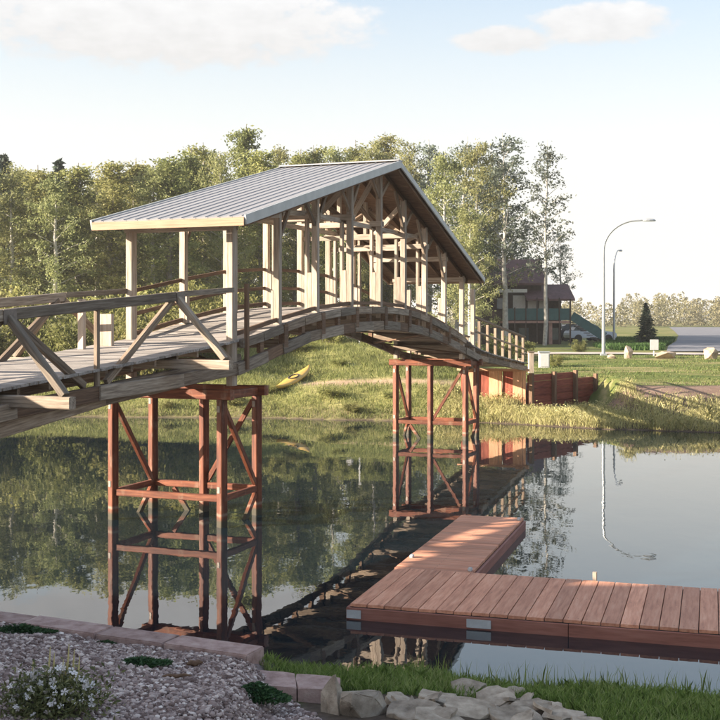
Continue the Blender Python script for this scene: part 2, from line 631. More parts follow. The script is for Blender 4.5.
def box_mesh(sx, sy, sz, mat, bevel=0.0):
    bm = bmesh.new()
    bmesh.ops.create_cube(bm, size=1)
    for v in bm.verts:
        v.co = Vector((v.co.x * sx, v.co.y * sy, v.co.z * sz))
    if bevel:
        bmesh.ops.bevel(bm, geom=bm.edges[:], offset=bevel, segments=2, affect='EDGES')
    me = bpy.data.meshes.new('box')
    bm.to_mesh(me)
    bm.free()
    me.materials.append(MAT[mat])
    return me


def box(name, c, size, mat, parent=None, rotz=0.0, bevel=0.0):
    return put(name, box_mesh(*size, mat, bevel), Matrix.Translation(Vector(c)) @ Matrix.Rotation(rotz, 4, 'Z'), parent)


def poly_mesh(name, v, f, mat):
    me = bpy.data.meshes.new(name)
    me.from_pydata([tuple(x) for x in v], [], f)
    me.materials.append(MAT[mat] if isinstance(mat, str) else mat)
    return me


def tube(pts, radii, n=7):
    """tapered tube along points -> verts, quads"""
    v, f = [], []
    pts = [Vector(p) for p in pts]
    for i, p in enumerate(pts):
        d = (pts[min(i + 1, len(pts) - 1)] - pts[max(i - 1, 0)])
        d = d.normalized() if d.length > 1e-6 else Vector((0, 0, 1))
        a = d.cross(Vector((0.31, 0.9, 0.13))).normalized()
        b = d.cross(a)
        for k in range(n):
            t = 2 * math.pi * k / n
            v.append(p + (a * math.cos(t) + b * math.sin(t)) * radii[i])
    for i in range(len(pts) - 1):
        for k in range(n):
            j = (k + 1) % n
            f.append((i * n + k, i * n + j, (i + 1) * n + j, (i + 1) * n + k))
    return v, f


def tubes_mesh(name, lst, mat, n=7):
    V, F = [], []
    for pts, rad in lst:
        v, f = tube(pts, rad, n)
        o = len(V)
        V += v
        F += [tuple(i + o for i in q) for q in f]
    me = poly_mesh(name, V, F, mat)
    for p in me.polygons:
        p.use_smooth = True
    return me


# ------------------------------------------------------------------ terrain


def sstep(a, b, x):
    t = np.clip((x - a) / (b - a), 0, 1)
    return t * t * (3 - 2 * t)


def vnoise(x, y, s=1.0):
    return (np.sin(x * 1.31 * s + y * 0.77 * s) + np.sin(x * -0.83 * s + y * 1.57 * s + 1.3) + 0.6 * np.sin(x * 2.7 * s + y * 2.1 * s + 0.4) + 0.5 * np.sin(x * -3.3 * s + y * 2.9 * s + 2.1)) / 3.1


def Yn(x):
    return np.interp(x, [-400, -60, -12, -6, -4.2, -1.15, -0.75, 0.6, 1.4, 4, 8, 60, 400], [60, 22, 15.6, 14.7, 13.85, 12.35, 13.1, 13.05, 12.65, 12.2, 12.0, 16, 40]) + 0.07 * vnoise(x * 2.3, x * 0.7)


def Yf(x):
    return np.interp(x, [-400, -60, -20, -4, 1, 5, 9, 13, 40, 400], [80, 58, 48, 46.8, 45.5, 44.6, 42.0, 40.8, 42, 70]) + 0.25 * vnoise(x * 0.9, x * 0.4)


def T(x, y):
    x = np.asarray(x, dtype=float)
    y = np.asarray(y, dtype=float)
    yn, yf = Yn(x), Yf(x)
    t = yn - y
    left = 1 - sstep(-1.2, -0.7, x)
    edge = 0.05 + 0.38 * left
    near = edge + (0.135 + 0.01 * left) * np.clip(t, 0, 14) + 0.03 * vnoise(x, y, 1.6)
    near = near + 1.15 * np.exp(-((x + 8.6) ** 2 + (y - 8.4) ** 2) / 7.0)
    near = np.where(t < 0.25, np.clip(t / 0.25, 0, 1) * near, near)
    g = y - yf
    hl = np.interp(g, [0, 1.0, 3, 6, 10, 16, 40, 2000], [0, 0.35, 0.85, 1.35, 1.9, 2.3, 2.8, 3.2])
    hm = np.interp(g, [0, 1.0, 3, 6, 10, 16, 40, 2000], [0, 0.45, 1.15, 1.7, 2.55, 3.5, 3.7, 3.2])
    hr = np.interp(g, [0, 0.8, 2, 3.6, 5.0, 25, 60, 240, 2000], [0, 0.2, 0.5, 1.0, 1.32, 1.95, 2.1, 2.55, 3.2])
    a = sstep(-15, -6, x)
    b = sstep(1.5, 6.0, x)
    yw = 46.3 + (x - 6.6) * 1.3
    cut = sstep(5.6, 6.4, x) * (1 - sstep(10.3, 10.7, x)) * (1 - sstep(0.05, 0.75, y - yw))
    hr = hr * (1 - cut) + np.minimum(hr, 0.28) * cut
    far = hl * (1 - a) + hm * a * (1 - b) + hr * b
    far = far + 0.10 * vnoise(x, y, 0.8) * sstep(0.4, 4, g) * (1 - 0.75 * b)
    bed = -1.3 * sstep(0, 2.5, np.minimum(-t, -g))
    return np.where(t > 0, near, np.where(g > 0, far, bed))


def Tz(x, y):
    return float(T(x, y))


def at(px, py, d):
    return Vector(((px - 360) / FPX * d, d, CH - (py - HOR) / FPX * d))


def grade(*segs):
    out = [segs[0][0]]
    for a, b, s in segs:
        n = max(1, int(round((b - a) / s)))
        out += list(np.linspace(a, b, n + 1)[1:])
    return np.array(out)


xs = grade((-1500, -300, 150), (-300, -60, 20), (-60, -24, 2), (-24, -7, 0.5), (-7, 7, 0.11), (7, 26, 0.5), (26, 60, 2), (60, 300, 20), (300, 1500, 150))
ys = grade((-300, -40, 26), (-40, 2, 2), (2, 7.5, 0.5), (7.5, 14.4, 0.1), (14.4, 18, 0.6), (18, 38, 2), (38, 60, 0.3), (60, 110, 1.5), (110, 300, 10), (300, 900, 60), (900, 3600, 450))
gx, gy = np.meshgrid(xs, ys)
gz = T(gx, gy)
nx, ny = len(xs), len(ys)
idx = np.arange(nx * ny).reshape(ny, nx)
faces = np.stack([idx[:-1, :-1].ravel(), idx[:-1, 1:].ravel(), idx[1:, 1:].ravel(), idx[1:, :-1].ravel()], 1)
gme = np_mesh('ground', np.stack([gx.ravel(), gy.ravel(), gz.ravel()], 1), faces, MAT['ground'], smooth=True)


def zone_fields(x, y):
    yf, yn = Yf(x), Yn(x)
    g, t = y - yf, yn - y
    far = (g > 0).astype(float)
    n = vnoise(x, y, 0.9)
    hill = far * (1 - sstep(3, 7.5, x + n))
    lawn = far * sstep(3, 7.5, x + n) * sstep(5.2, 6.4, g + 0.3 * n)
    strip = far * sstep(5, 8, x) * sstep(3.4, 4.0, g) * (1 - sstep(5.2, 5.8, g + 0.3 * n))
    shore = far * (1 - sstep(0.6, 1.4, g + 0.2 * n))
    # sandy footpath climbing along the far bank
    sand = far * np.exp(-((g - 3.6 - 0.14 * (x + 2)) / 0.55) ** 2 * 1.3) * sstep(-3.3, -2.0, x) * (1 - sstep(5, 7, x))
    near = (t > 0).astype(float)
    bed = near * (1 - sstep(-1.1, -0.85, x - np.clip((12 - y), 0, 3) * 0.33)) * sstep(-0.1, 0.2, t)
    grass = near * (1 - bed) * sstep(0.1, 0.5, t) * (1 - (x > -0.5) * (x < 2.3 - 0.25 * (y - 10)) * (y < 11.45 - 0.1 * x))
    hill = np.maximum(hill, near * (1 - sstep(-7.5, -6, x)))
    hill = np.clip(hill - shore * 0.6, 0, 1)
    return hill, lawn, bed, strip, np.clip(sand, 0, 1), grass


hill, lawn, bed, strip, sand, grass = zone_fields(gx.ravel(), gy.ravel())
for nm, ch in (('zone', (hill, lawn, bed)), ('zone2', (strip, sand, grass))):
    a = gme.attributes.new(nm, 'FLOAT_COLOR', 'POINT')
    a.data.foreach_set('color', np.stack([*ch, np.ones_like(hill)], 1).astype(np.float32).ravel())
ground = link(bpy.data.objects.new('ground', gme))
ground['kind'] = 'structure'

wx = grade((-700, -60, 160), (-60, 60, 10), (60, 700, 160))
wy = np.array([7.0, 20, 35, 50, 75, 110])
wv = [(x, y, 0.0) for y in wy for x in wx]
wf = [(j * len(wx) + i, j * len(wx) + i + 1, (j + 1) * len(wx) + i + 1, (j + 1) * len(wx) + i) for j in range(len(wy) - 1) for i in range(len(wx) - 1)]
water = link(bpy.data.objects.new('water', poly_mesh('water', wv, wf, 'water')))
water['kind'] = 'structure'


def drape(name, poly_fn, nu, nv, off, mat):
    v, f = [], []
    for j in range(nv + 1):
        for i in range(nu + 1):
            x, y = poly_fn(i / nu, j / nv)
            v.append((x, y, Tz(x, y) + off))
    for j in range(nv):
        for i in range(nu):
            a = j * (nu + 1) + i
            f.append((a, a + 1, a + nu + 2, a + nu + 1))
    o = link(bpy.data.objects.new(name, poly_mesh(name, v, f, mat)))
    o['kind'] = 'structure'
    return o


def lerp(a, b, t):
    return a + (b - a) * t


# asphalt road running away beyond the lawn, and the pale walk along its near side
def road_fn(u, v):
    y = lerp(72, 240, v ** 1.6)
    lx = np.interp(y, [72, 84, 100, 130, 170, 240], [19.2, 22.5, 27.5, 36.0, 46.5, 64.5])
    return lerp(lx, lx + 22 + y * 0.5, u), y


def walk_fn(u, v):
    x = lerp(9.0, 46, u)
    y = lerp(66.4, 69.4, v) + 1.2 * math.exp(-((x - 12) / 5) ** 2)
    return x, y


drape('road', road_fn, 14, 60, 0.07, 'asphalt')
drape('path', walk_fn, 50, 3, 0.06, 'concrete')

# ------------------------------------------------------------------ footbridge
A0 = Vector((-2.664, 22.2, 0))
U = Vector((0.3589, 0.9334, 0)).normalized()
Vv = Vector((-U.y, U.x, 0))
WID = 2.45


def B(s, w, z):
    p = A0 + U * s + Vv * w
    return Vector((p.x, p.y, z))


_ds = [-14, -6.6, -1.9, 0.5, 1.3, 2.65, 4.72, 6.94, 9, 11.05, 13, 14.96, 17.0, 18.5, 21, 26.6]
_dz = [2.52, 3.05, 3.40, 3.60, 3.68, 3.92, 4.19, 4.33, 4.36, 4.31, 4.10, 3.78, 3.38, 3.04, 2.74, 2.22]


def deck(s):
    return float(np.mean([np.interp(s + k, _ds, _dz) for k in (-0.7, -0.35, 0, 0.35, 0.7)]))


_ls = [-14, -6.58, -4.4, 0.12, 1.25, 2.54, 3.6, 5.5, 6.53, 8.9, 10.7, 12.6, 15.07, 17.6, 19, 26.6]
_lz = [2.36, 2.83, 2.96, 3.09, 3.27, 3.49, 3.70, 3.86, 3.93, 3.99, 3.92, 3.79, 3.43, 2.98, 2.74, 2.0]


def low(s):
    return float(np.interp(s, _ls, _lz))


def rail_z(s):
    return float(np.interp(s, [-14, -6.58, -1.89, 0.6], [3.57, 4.15, 4.50, 4.65]))


bridge = thing('covered_footbridge', B(0.5, WID / 2, 2.6), 'arched timber footbridge with a gabled metal roof over the pond', 'bridge')
RS, RZ = 9.05, 8.20
E0S, E0Z, E1S, E1Z = 0.0, 6.0, 17.65, 5.42


def roof_z(s):
    return RZ - (RS - s) * (RZ - E0Z) / (RS - E0S) if s < RS else RZ - (s - RS) * (RZ - E1Z) / (E1S - RS)


# deck boards
s = -13.9
while s < 26.4:
    jit = random.uniform(-0.025, 0.025)
    z0, z1 = deck(s - 0.09), deck(s + 0.09)
    a = (Vector((U.x, U.y, 0)) * 0.18 + Vector((0, 0, z1 - z0))).normalized()
    up = a.cross(Vv) * -1
    if up.z < 0:
        up = -up
    c = B(s, 0, (z0 + z1) / 2 - 0.022)
    o = bar('deck_plank', c - Vv * (0.06 - jit), c + Vv * (WID + 0.06 + jit), 0.182, 0.044, 'deck', bridge, up)
    s += 0.2

# joists
s = -13.6
while s < 26.4:
    z = deck(s) - 0.115
    bar('joist', B(s, 0.06, z), B(s, WID - 0.06, z), 0.07, 0.13, 'wood', bridge)
    s += 0.75

POSTS = [0.55, 2.68, 4.75, 6.92, 9.05, 11.05, 13.0, 14.98, 17.02]


def side(wf):
    """wf(x): distance outward-in from the outer face; near side w=x, far side mirrored"""
    # lower chord, in lapped pieces
    cuts = [-13.9, -11.2, -8.85, -6.47, -4.2, -1.78, 0.55, 1.7, 2.68, 3.9, 4.75, 5.9, 6.92, 8.0, 9.05, 10.1, 11.05, 12.1, 13.0, 14.1, 14.98, 16.0, 17.02, 18.6]
    for k in range(len(cuts) - 1):
        a, b = cuts[k], cuts[k + 1]
        out = -0.075 if k % 2 == 0 else -0.045
        bar('lower_chord', B(a - 0.10, wf(out), low(a - 0.1) - 0.12), B(b + 0.10, wf(out), low(b + 0.1) - 0.12), 0.11, 0.235, ('grey_wood', 'wood', 'grey_wood', 'brown_wood')[k % 4], bridge)
    # deck edge beams between the posts
    for k in range(len(POSTS) - 1):
        a, b = POSTS[k] + 0.11, POSTS[k + 1] - 0.11
        m = (a + b) / 2
        for x0, x1 in ((a, m - 0.015), (m + 0.015, b)):
            bar('edge_beam', B(x0, wf(-0.08), deck(x0) - 0.09), B(x1, wf(-0.08), deck(x1) - 0.09), 0.09, 0.175, ('grey_wood', 'wood')[k % 2], bridge)
    # inner stringers below the ramps
    for a, b in ((-13.9, -10), (-10, -6.58), (-6.58, -3.93), (-3.93, -1.5), (-1.5, 0.9)):
        zb = lambda q: float(np.interp(q, [-14, -6.58, -3.93, -1.5, 0.9], [1.75, 2.32, 2.61, 2.77, 2.98]))
        bar('stringer', B(a, wf(0.14), zb(a) + 0.17), B(b + 0.05, wf(0.14), zb(b) + 0.17), 0.16, 0.34, 'wood', bridge)
    for a, b in ((17.3, 20.2), (20.2, 23.4), (23.4, 26.5)):
        zb = lambda q: float(np.interp(q, [17.3, 26.5], [2.74, 1.90]))
        bar('stringer', B(a, wf(0.06), zb(a) + 0.10), B(b + 0.04, wf(0.06), zb(b) + 0.10), 0.12, 0.20, 'wood', bridge)
    # roof posts: outer ply, filler board, inner ply
    for k, ps in enumerate(POSTS):
        top = roof_z(ps) - 0.16
        base = low(ps) - 0.20 if 0 < k < 8 else 2.70
        sw = 0.20 if k in (0,) else 0.14
        bar('post', B(ps, wf(0.075), base), B(ps, wf(0.075), top), 0.15, sw, 'pale_wood', bridge, up=U)
        d = deck(ps)
        if k not in (0, 8):
            ft = d + (0.72 if k == 1 else 0.92)
            bar('filler_board', B(ps - 0.01, wf(0.20 if k > 1 else 0.175), d + 0.02), B(ps - 0.01, wf(0.20 if k > 1 else 0.175), ft), 0.10 if k > 1 else 0.05, 0.12, 'pale_wood', bridge, up=U)
        if 1 < k < 7:
            bar('inner_post', B(ps, wf(0.29), d + 0.01), B(ps, wf(0.29), min(6.45, top)), 0.075, 0.12, 'pale_wood', bridge, up=U)
        # dark block where the post passes the beams
        if 0 < k < 8:
            bar('post_block', B(ps - 0.10, wf(-0.07), d - 0.26), B(ps + 0.10, wf(-0.07), d - 0.26), 0.13, 0.50, 'brown_wood', bridge)
        if k < 8:
            m = (ps + POSTS[k + 1]) / 2
            bar('web_block', B(m - 0.08, wf(-0.03), (deck(m) - 0.18 + low(m)) / 2), B(m + 0.08, wf(-0.03), (deck(m) - 0.18 + low(m)) / 2), 0.09, max(0.1, deck(m) - 0.17 - low(m)), 'brown_wood', bridge)
    bar('stub_post', B(0.78, wf(-0.14), 3.02), B(0.78, wf(-0.14), 4.72), 0.08, 0.09, 'brown_wood', bridge, up=U)
    # low kerb rail along the deck edge
    for k in range(len(POSTS) - 1):
        a, b = POSTS[k] + 0.08, POSTS[k + 1] - 0.08
        bar('kerb_rail', B(a, wf(0.07), deck(a) + 0.10), B(b, wf(0.07), deck(b) + 0.10), 0.06, 0.09, 'brown_wood', bridge)
    # open truss parapet of the near ramp
    for a, b in ((-13.6, -11.17), (-11.17, -6.49), (-6.45, -1.62)):
        bar('top_chord', B(a, wf(-0.02), rail_z(a) - 0.085), B(b, wf(-0.02), rail_z(b) - 0.085), 0.11, 0.165, 'grey_wood', bridge)
    bar('hand_rail', B(-1.6, wf(-0.0), rail_z(-1.6) - 0.05), B(0.46, wf(-0.0), rail_z(0.46) - 0.05), 0.06, 0.10, 'grey_wood', bridge)
    for ps in (-8.9, -4.22):
        bar('truss_post', B(ps, wf(0.0), low(ps) - 0.04), B(ps, wf(0.0), rail_z(ps) - 0.16), 0.07, 0.08, 'wood', bridge, up=U)
    for a, b in ((-11.17, -9.2), (-6.55, -8.6), (-6.35, -4.55), (-1.85, -3.95), (-1.68, 0.42)):
        bar('diagonal_brace', B(a, wf(0.015), rail_z(a) - 0.15), B(b, wf(0.015), low(b) + 0.02), 0.08, 0.12, 'wood', bridge)
    for ps in (-11.17, -6.47, -1.78):
        bar('outrigger_brace', B(ps, wf(-0.06), rail_z(ps) - 0.12), B(ps, wf(-1.0), deck(ps) - 0.10), 0.10, 0.13, 'grey_wood', bridge, up=U)
    # railing of the far ramp
    for k in range(7):
        ps = 19.2 + k * 1.12
        bar('rail_post', B(ps, wf(0.06), deck(ps) - 0.25), B(ps, wf(0.06), deck(ps) + 1.0), 0.10, 0.10, 'wood', bridge, up=U)
    for h, t in ((1.04, 0.07), (0.55, 0.05)):
        bar('ramp_rail', B(18.45, wf(0.05), deck(18.45) + h), B(26.2, wf(0.05), deck(26.2) + h), 0.09, t, 'wood', bridge)
    bar('end_post', B(18.4, wf(0.075), 2.6), B(18.4, wf(0.075), 5.05), 0.13, 0.14, 'pale_wood', bridge, up=U)


side(lambda x: x)
side(lambda x: WID - x)
# two wide built-up posts of the far parapet
for ps, t in ((-1.35, 0.13), (-0.72, 0.34)):
    bar('panel_post', B(ps, WID - 0.12 - t / 2, deck(ps)), B(ps, WID - 0.12 - t / 2, deck(ps) + (0.95 if t < 0.2 else 0.62)), t, 0.09, 'pale_wood', bridge, up=U)
# far-side handrails of the covered span
for h in (0.98, 0.5):
    for k in range(len(POSTS) - 1):
        a, b = POSTS[k] + 0.08, POSTS[k + 1] - 0.08
        bar('span_rail', B(a, WID - 0.05, deck(a) + h), B(b, WID - 0.05, deck(b) + h), 0.05, 0.08, 'brown_wood', bridge)
# outrigger beams under the ramp
for ps in (-11.17, -6.47, -1.78):
    bar('outrigger_beam', B(ps, -1.12, deck(ps) - 0.20), B(ps, WID + 1.12, deck(ps) - 0.20), 0.16, 0.17, 'grey_wood', bridge)
# cross beams under the arch
for ps in POSTS:
    bar('cross_beam', B(ps, 0.02, low(ps) - 0.02), B(ps, WID - 0.02, low(ps) - 0.02), 0.15, 0.20, 'wood', bridge)
for k in range(len(POSTS) - 1):
    a, b = POSTS[k], POSTS[k + 1]
    w0, w1 = (0.1, WID - 0.1) if k % 2 == 0 else (WID - 0.1, 0.1)
    bar('sway_brace', B(a + 0.1, w0, low(a) - 0.18), B(b - 0.1, w1, low(b) - 0.18), 0.12, 0.045, 'brown_wood', bridge)
# bents under the roof: doubled tie beams, struts
for k, ps in enumerate(POSTS):
    rz = roof_z(ps) - 0.2
    tz = {0: rz - 0.08, 1: rz - 0.14, 2: 6.42, 3: 6.56, 4: 6.56, 5: 6.38, 6: 6.20, 7: rz - 0.16, 8: rz - 0.08}[k]
    for e in (-0.095, 0.095):
        bar('tie_beam', B(ps + e, -0.02, tz), B(ps + e, WID + 0.02, tz), 0.045, 0.14, 'pale_wood', bridge)
    if 2 <= k <= 6:
        for wf in ((lambda x: x), (lambda x: WID - x)):
            bar('strut', B(ps, wf(0.16), rz - 0.12), B(ps, wf(0.95), tz + 0.05), 0.10, 0.12, 'pale_wood', bridge)
        if rz - tz > 0.9:
            bar('king_post', B(ps, WID / 2, tz - 0.05), B(ps, WID / 2, rz + 0.02), 0.10, 0.11, 'pale_wood', bridge, up=U)
        if k in (4, 5):
            bar('collar_beam', B(ps + 0.02, 0.1, tz - 0.35), B(ps + 0.02, WID - 0.1, tz - 0.35), 0.05, 0.12, 'pale_wood', bridge)
for wf in ((lambda x: x), (lambda x: WID - x)):
    for k, ps in enumerate(POSTS):
        for sg in (-1, 1):
            q = ps + sg * 0.72
            if k in (0, 8) or (sg == 1 and k == 7) or (sg == -1 and k == 1):
                continue
            bar('knee_brace', B(ps + sg * 0.05, wf(0.075), roof_z(ps) - 0.95), B(q, wf(0.075), roof_z(q) - 0.2), 0.07, 0.09, 'wood', bridge)
for k in range(2, 7):
    a, b = POSTS[k - 1], POSTS[k]
    za, zb_ = min(6.5, roof_z(a) - 0.3), min(6.5, roof_z(b) - 0.3)
    for w in (0.31, WID - 0.31):
        bar('longitudinal_tie', B(a, w, za - 0.02), B(b, w, zb_ - 0.02), 0.045, 0.12, 'pale_wood', bridge)
for k in (3, 4, 5):
    ps = POSTS[k]
    bar('cross_brace', B(ps + 0.14, 0.2, 6.45), B(ps + 0.14, WID / 2 + 0.1, roof_z(ps) - 0.35), 0.045, 0.12, 'wood', bridge)
    bar('cross_brace', B(ps + 0.14, WID - 0.2, 6.45), B(ps + 0.19, WID / 2 - 0.1, roof_z(ps) - 0.35), 0.045, 0.12, 'wood', bridge)
# dark steel gussets at the truss nodes
for ps in (-11.17, -6.47, -1.72):
    for w in (-0.085, WID + 0.085):
        bar('gusset_plate', B(ps - 0.14, w, rail_z(ps) - 0.12), B(ps + 0.14, w, rail_z(ps) - 0.10), 0.016, 0.21, 'old_plate', bridge)
# small white notice at the roof edge
box('notice_board', B(2.38, -0.02, 6.28), (0.20, 0.02, 0.22), 'white', bridge, rotz=math.atan2(-Vv.y, -Vv.x))

# roof: sheathing (part), pans, rakes, fascias, rafters, purlins (sub-parts)
W0, W1 = -0.5, 2.92


def slab(pts, th, mat, name):
    v = [Vector(p) for p in pts] + [Vector(p) - Vector((0, 0, th)) for p in pts]
    return v, [(0, 1, 2, 3), (7, 6, 5, 4), (0, 4, 5, 1), (1, 5, 6, 2), (2, 6, 7, 3), (3, 7, 4, 0)]


V_, F_ = [], []
for sa, sb in ((E0S + 0.02, RS), (RS, E1S - 0.02)):
    v, f = slab([B(sa, W0 + 0.03, roof_z(sa) - 0.03), B(sb, W0 + 0.03, roof_z(sb) - 0.03), B(sb, W1 - 0.03, roof_z(sb) - 0.03), B(sa, W1 - 0.03, roof_z(sa) - 0.03)], 0.035, None, None)
    o = len(V_)
    V_ += [p - wloc(bridge) for p in v]
    F_ += [tuple(i + o for i in q) for q in f]
roof = link(bpy.data.objects.new('roof', poly_mesh('roof', V_, F_, 'brown_wood')))
roof.parent = bridge
roof['label'] = 'low gabled roof of pale grey ribbed metal sheets'
NP = 13
pw = (W1 - W0) / NP
for sa, sb in ((E0S - 0.03, RS - 0.01), (RS + 0.01, E1S + 0.03)):
    L = (B(sb, 0, roof_z(sb)) - B(sa, 0, roof_z(sa))).length
    h = pw / 2 - 0.004
    prof = [(-h, -0.012), (h, -0.012), (h, 0.012), (-h + 0.11, 0.012), (-h + 0.095, 0.026), (-h + 0.06, 0.026), (-h + 0.045, 0.012), (-h, 0.012)]
    v = [(x, p, q) for x in (-L / 2, L / 2) for p, q in prof]
    n = len(prof)
    f = [(i, (i + 1) % n, n + (i + 1) % n, n + i) for i in range(n)] + [tuple(range(n - 1, -1, -1)), tuple(range(n, 2 * n))]
    me = poly_mesh('roof_panel', v, f, 'roof_metal')
    for k in range(NP):
        w = W0 + pw * (k + 0.5)
        put('roof_panel', me, frame(B(sa, w, roof_z(sa) - 0.012), B(sb, w, roof_z(sb) - 0.012)), roof)
for w in (W0 - 0.022, W1 + 0.022):
    for sa, sb in ((E0S - 0.04, RS), (RS, E1S + 0.04)):
        bar('rake_trim', B(sa, w, roof_z(sa) - 0.07), B(sb, w, roof_z(sb) - 0.07), 0.04, 0.19 if sa < 1 else 0.15, 'trim', roof)
for es, ez in ((E0S - 0.05, E0Z), (E1S + 0.05, E1Z)):
    bar('eave_fascia', B(es, W0 - 0.0, ez - 0.115), B(es, W1, ez - 0.115), 0.035, 0.16, 'fascia', roof)
bar('ridge_cap', B(RS, W0 - 0.03, RZ + 0.02), B(RS, W1 + 0.03, RZ + 0.02), 0.34, 0.035, 'roof_metal', roof)
for w in (W0 + 0.08, 0.075, 0.85, 1.6, WID - 0.075, W1 - 0.08):
    for sa, sb in ((E0S + 0.06, RS - 0.05), (RS + 0.05, E1S - 0.06)):
        bar('rafter', B(sa, w, roof_z(sa) - 0.145), B(sb, w, roof_z(sb) - 0.145), 0.07, 0.15, 'brown_wood', roof)

# ------------------------------------------------------------------ bridge piers


UT = Matrix.Rotation(math.radians(-24), 3, 'Z') @ U


PLATE = box_mesh(0.012, 0.085, 0.12, 'old_plate', 0.002)


def pier(s0, s1, mid_s, label):
    t = thing('bridge_pier', B((s0 + s1) / 2, WID / 2, -1.25), label, 'bridge pier', 'red timber piers under the footbridge')
    corners = [(s0, 0.0), (s0, WID), (s1, 0.0), (s1, WID), (mid_s, WID / 2)]
    for a, w in corners:
        bar('post', B(a, w, -1.25), B(a, w, 2.46), 0.16, 0.16, 'red_pier', t, up=UT)
    for a in (s0, s1):
        bar('cap_beam', B(a, -0.22, 2.56), B(a, WID + 0.22, 2.56), 0.19, 0.20, 'red_pier', t)
        bar('cross_rail', B(a, 0.08, 0.55), B(a, WID - 0.08, 0.55), 0.10, 0.13, 'red_pier', t)
    for w in (0.0, WID):
        bar('side_cap', B(s0 + 0.1, w, 2.54), B(s1 - 0.1, w, 2.54), 0.15, 0.16, 'red_pier', t)
        bar('side_rail', B(s0 + 0.08, w, 0.55), B(s1 - 0.08, w, 0.55), 0.09, 0.12, 'red_pier', t)
        bar('brace', B(s0 + 0.09, w, 2.30), B(s1 - 0.09, w, 0.66), 0.08, 0.11, 'red_pier', t)
        bar('brace', B(s0 + 0.09, w, -0.9), B(s1 - 0.09, w, 0.44), 0.08, 0.11, 'red_pier', t)
    bar('brace', B(mid_s, WID / 2 - 0.09, 0.66), B(mid_s, 0.09, 2.35), 0.07, 0.10, 'red_pier', t)
    bar('brace', B(mid_s, WID / 2 + 0.09, -0.4), B(mid_s, WID - 0.5, 0.46), 0.07, 0.10, 'red_pier', t)
    # galvanised bolted plates at the joints
    for a, w in corners[:4]:
        for z in (0.72, 2.28):
            c = B(a, w, z) - Vector((UT.x, UT.y, 0)) * 0.086
            put('joint_plate', PLATE, Matrix.Translation(c) @ Matrix.Rotation(math.atan2(UT.y, UT.x), 4, 'Z'), t)
    return t


pier(0.0, 1.52, 1.52, 'large dark red timber pier under the open truss ramp of the footbridge')
pier(17.2, 18.55, 17.2, 'smaller red timber pier under the low eave of the bridge roof, by the retaining wall')

# ------------------------------------------------------------------ retaining wall at the far landing
wall = thing('retaining_wall', B(26.3, 0.8, 0.0), 'red timber retaining wall with tan boards under the far end of the bridge', 'retaining wall')
ZT = 1.90
ws = 26.2
zb = 0.25
# front face below the landing: tan boards and dark red gaps
k = 0
w = 0.0
pat = [('orange_wall', 0.13), ('orange_wall', 0.42), ('red_wall', 0.44), ('orange_wall', 0.16), ('orange_wall', 0.40), ('red_wall', 0.45), ('orange_wall', 0.14), ('orange_wall', 0.40), ('red_wall', 0.22)]
for m, wd in pat:
    off = 0.0 if m == 'orange_wall' else 0.09
    bar('board', B(ws + off, w + wd / 2, zb - 0.3), B(ws + off, w + wd / 2, ZT), wd - 0.02, 0.08, m, wall, up=U)
    w += wd
bar('cap_board', B(ws - 0.04, -0.12, ZT + 0.06), B(ws - 0.04, w + 0.1, ZT + 0.06), 0.26, 0.10, 'orange_wall', wall)
# wing wall of stacked red planks running back from the corner
P0 = B(ws + 0.08, -0.06, 0)
D = Vector((0.50, 0.866, 0)).normalized()
D = (Vector((10.2, 51.0, 0)) - P0).normalized()
LW = 5.7
for r in range(6):
    z = 0.20 + r * 0.285
    for q in range(3):
        a, b = q * LW / 3, (q + 1) * LW / 3
        if r == 5 and q == 2:
            continue
        bar('plank', P0 + D * (a + 0.01) + Vector((0, 0, z)), P0 + D * (b - 0.01) + Vector((0, 0, z)), 0.09, 0.27, 'red_wall', wall)
nrm = Vector((D.y, -D.x, 0))
for q in range(4):
    c = P0 + D * (q * LW / 3 + 0.05) + nrm * 0.13
    bar('wall_post', c + Vector((0, 0, -0.3)), c + Vector((0, 0, 1.84 if q < 3 else 1.62)), 0.17, 0.17, 'brown_wood', wall, up=D)

# ------------------------------------------------------------------ dock
DZ = 0.20
DC = Vector((-0.139, 15.4, 0))
E2 = Vector((0.956, -0.292, 0)).normalized()
E1 = Vector((0.292, 0.956, 0)).normalized()


def Dk(a, b, z):
    p = DC + E2 * a + E1 * b
    return Vector((p.x, p.y, z))


dock = thing('floating_dock', Dk(3, 1.1, 0), 'floating L-shaped dock of reddish boards beside the bridge', 'dock')
n = 40
for k in range(n):
    a = 0.118 + k * 0.236
    e = random.uniform(-0.008, 0.008)
    bar('dock_plank', Dk(a, 0.02, DZ - 0.02 + e * 0.4), Dk(a, 2.34, DZ - 0.02 + e * 0.4), 0.225, 0.04, 'dock', dock)
WKL = 1.19
k = 0
b = 2.34 + 0.08
while b < 7.28:
    e = random.uniform(-0.003, 0.003)
    bar('walkway_plank', Dk(-0.02, b, DZ - 0.02 + e), Dk(WKL, b, DZ - 0.02 + e), 0.147, 0.04, 'dock', dock)
    b += 0.151
LEN = 0.236 * n
for k in range(5):
    b0 = 0.02 + k * 0.464
    bar('gap_liner', Dk(0.02, b0 + 0.232, DZ - 0.065), Dk(LEN - 0.02, b0 + 0.232, DZ - 0.065), 0.462, 0.045, 'dark', dock)  # dark liner sheet added to block sky light between the planks
bar('gap_liner', Dk(WKL / 2, 2.40, DZ - 0.065), Dk(WKL / 2, 7.25, DZ - 0.065), WKL - 0.06, 0.045, 'dark', dock)
for a0, a1 in ((0.0, 2.9), (2.91, 5.9), (5.91, LEN)):
    bar('skirt_board', Dk(a0, -0.012, DZ - 0.128), Dk(a1, -0.012, DZ - 0.128), 0.045, 0.165, 'dock_skirt', dock)
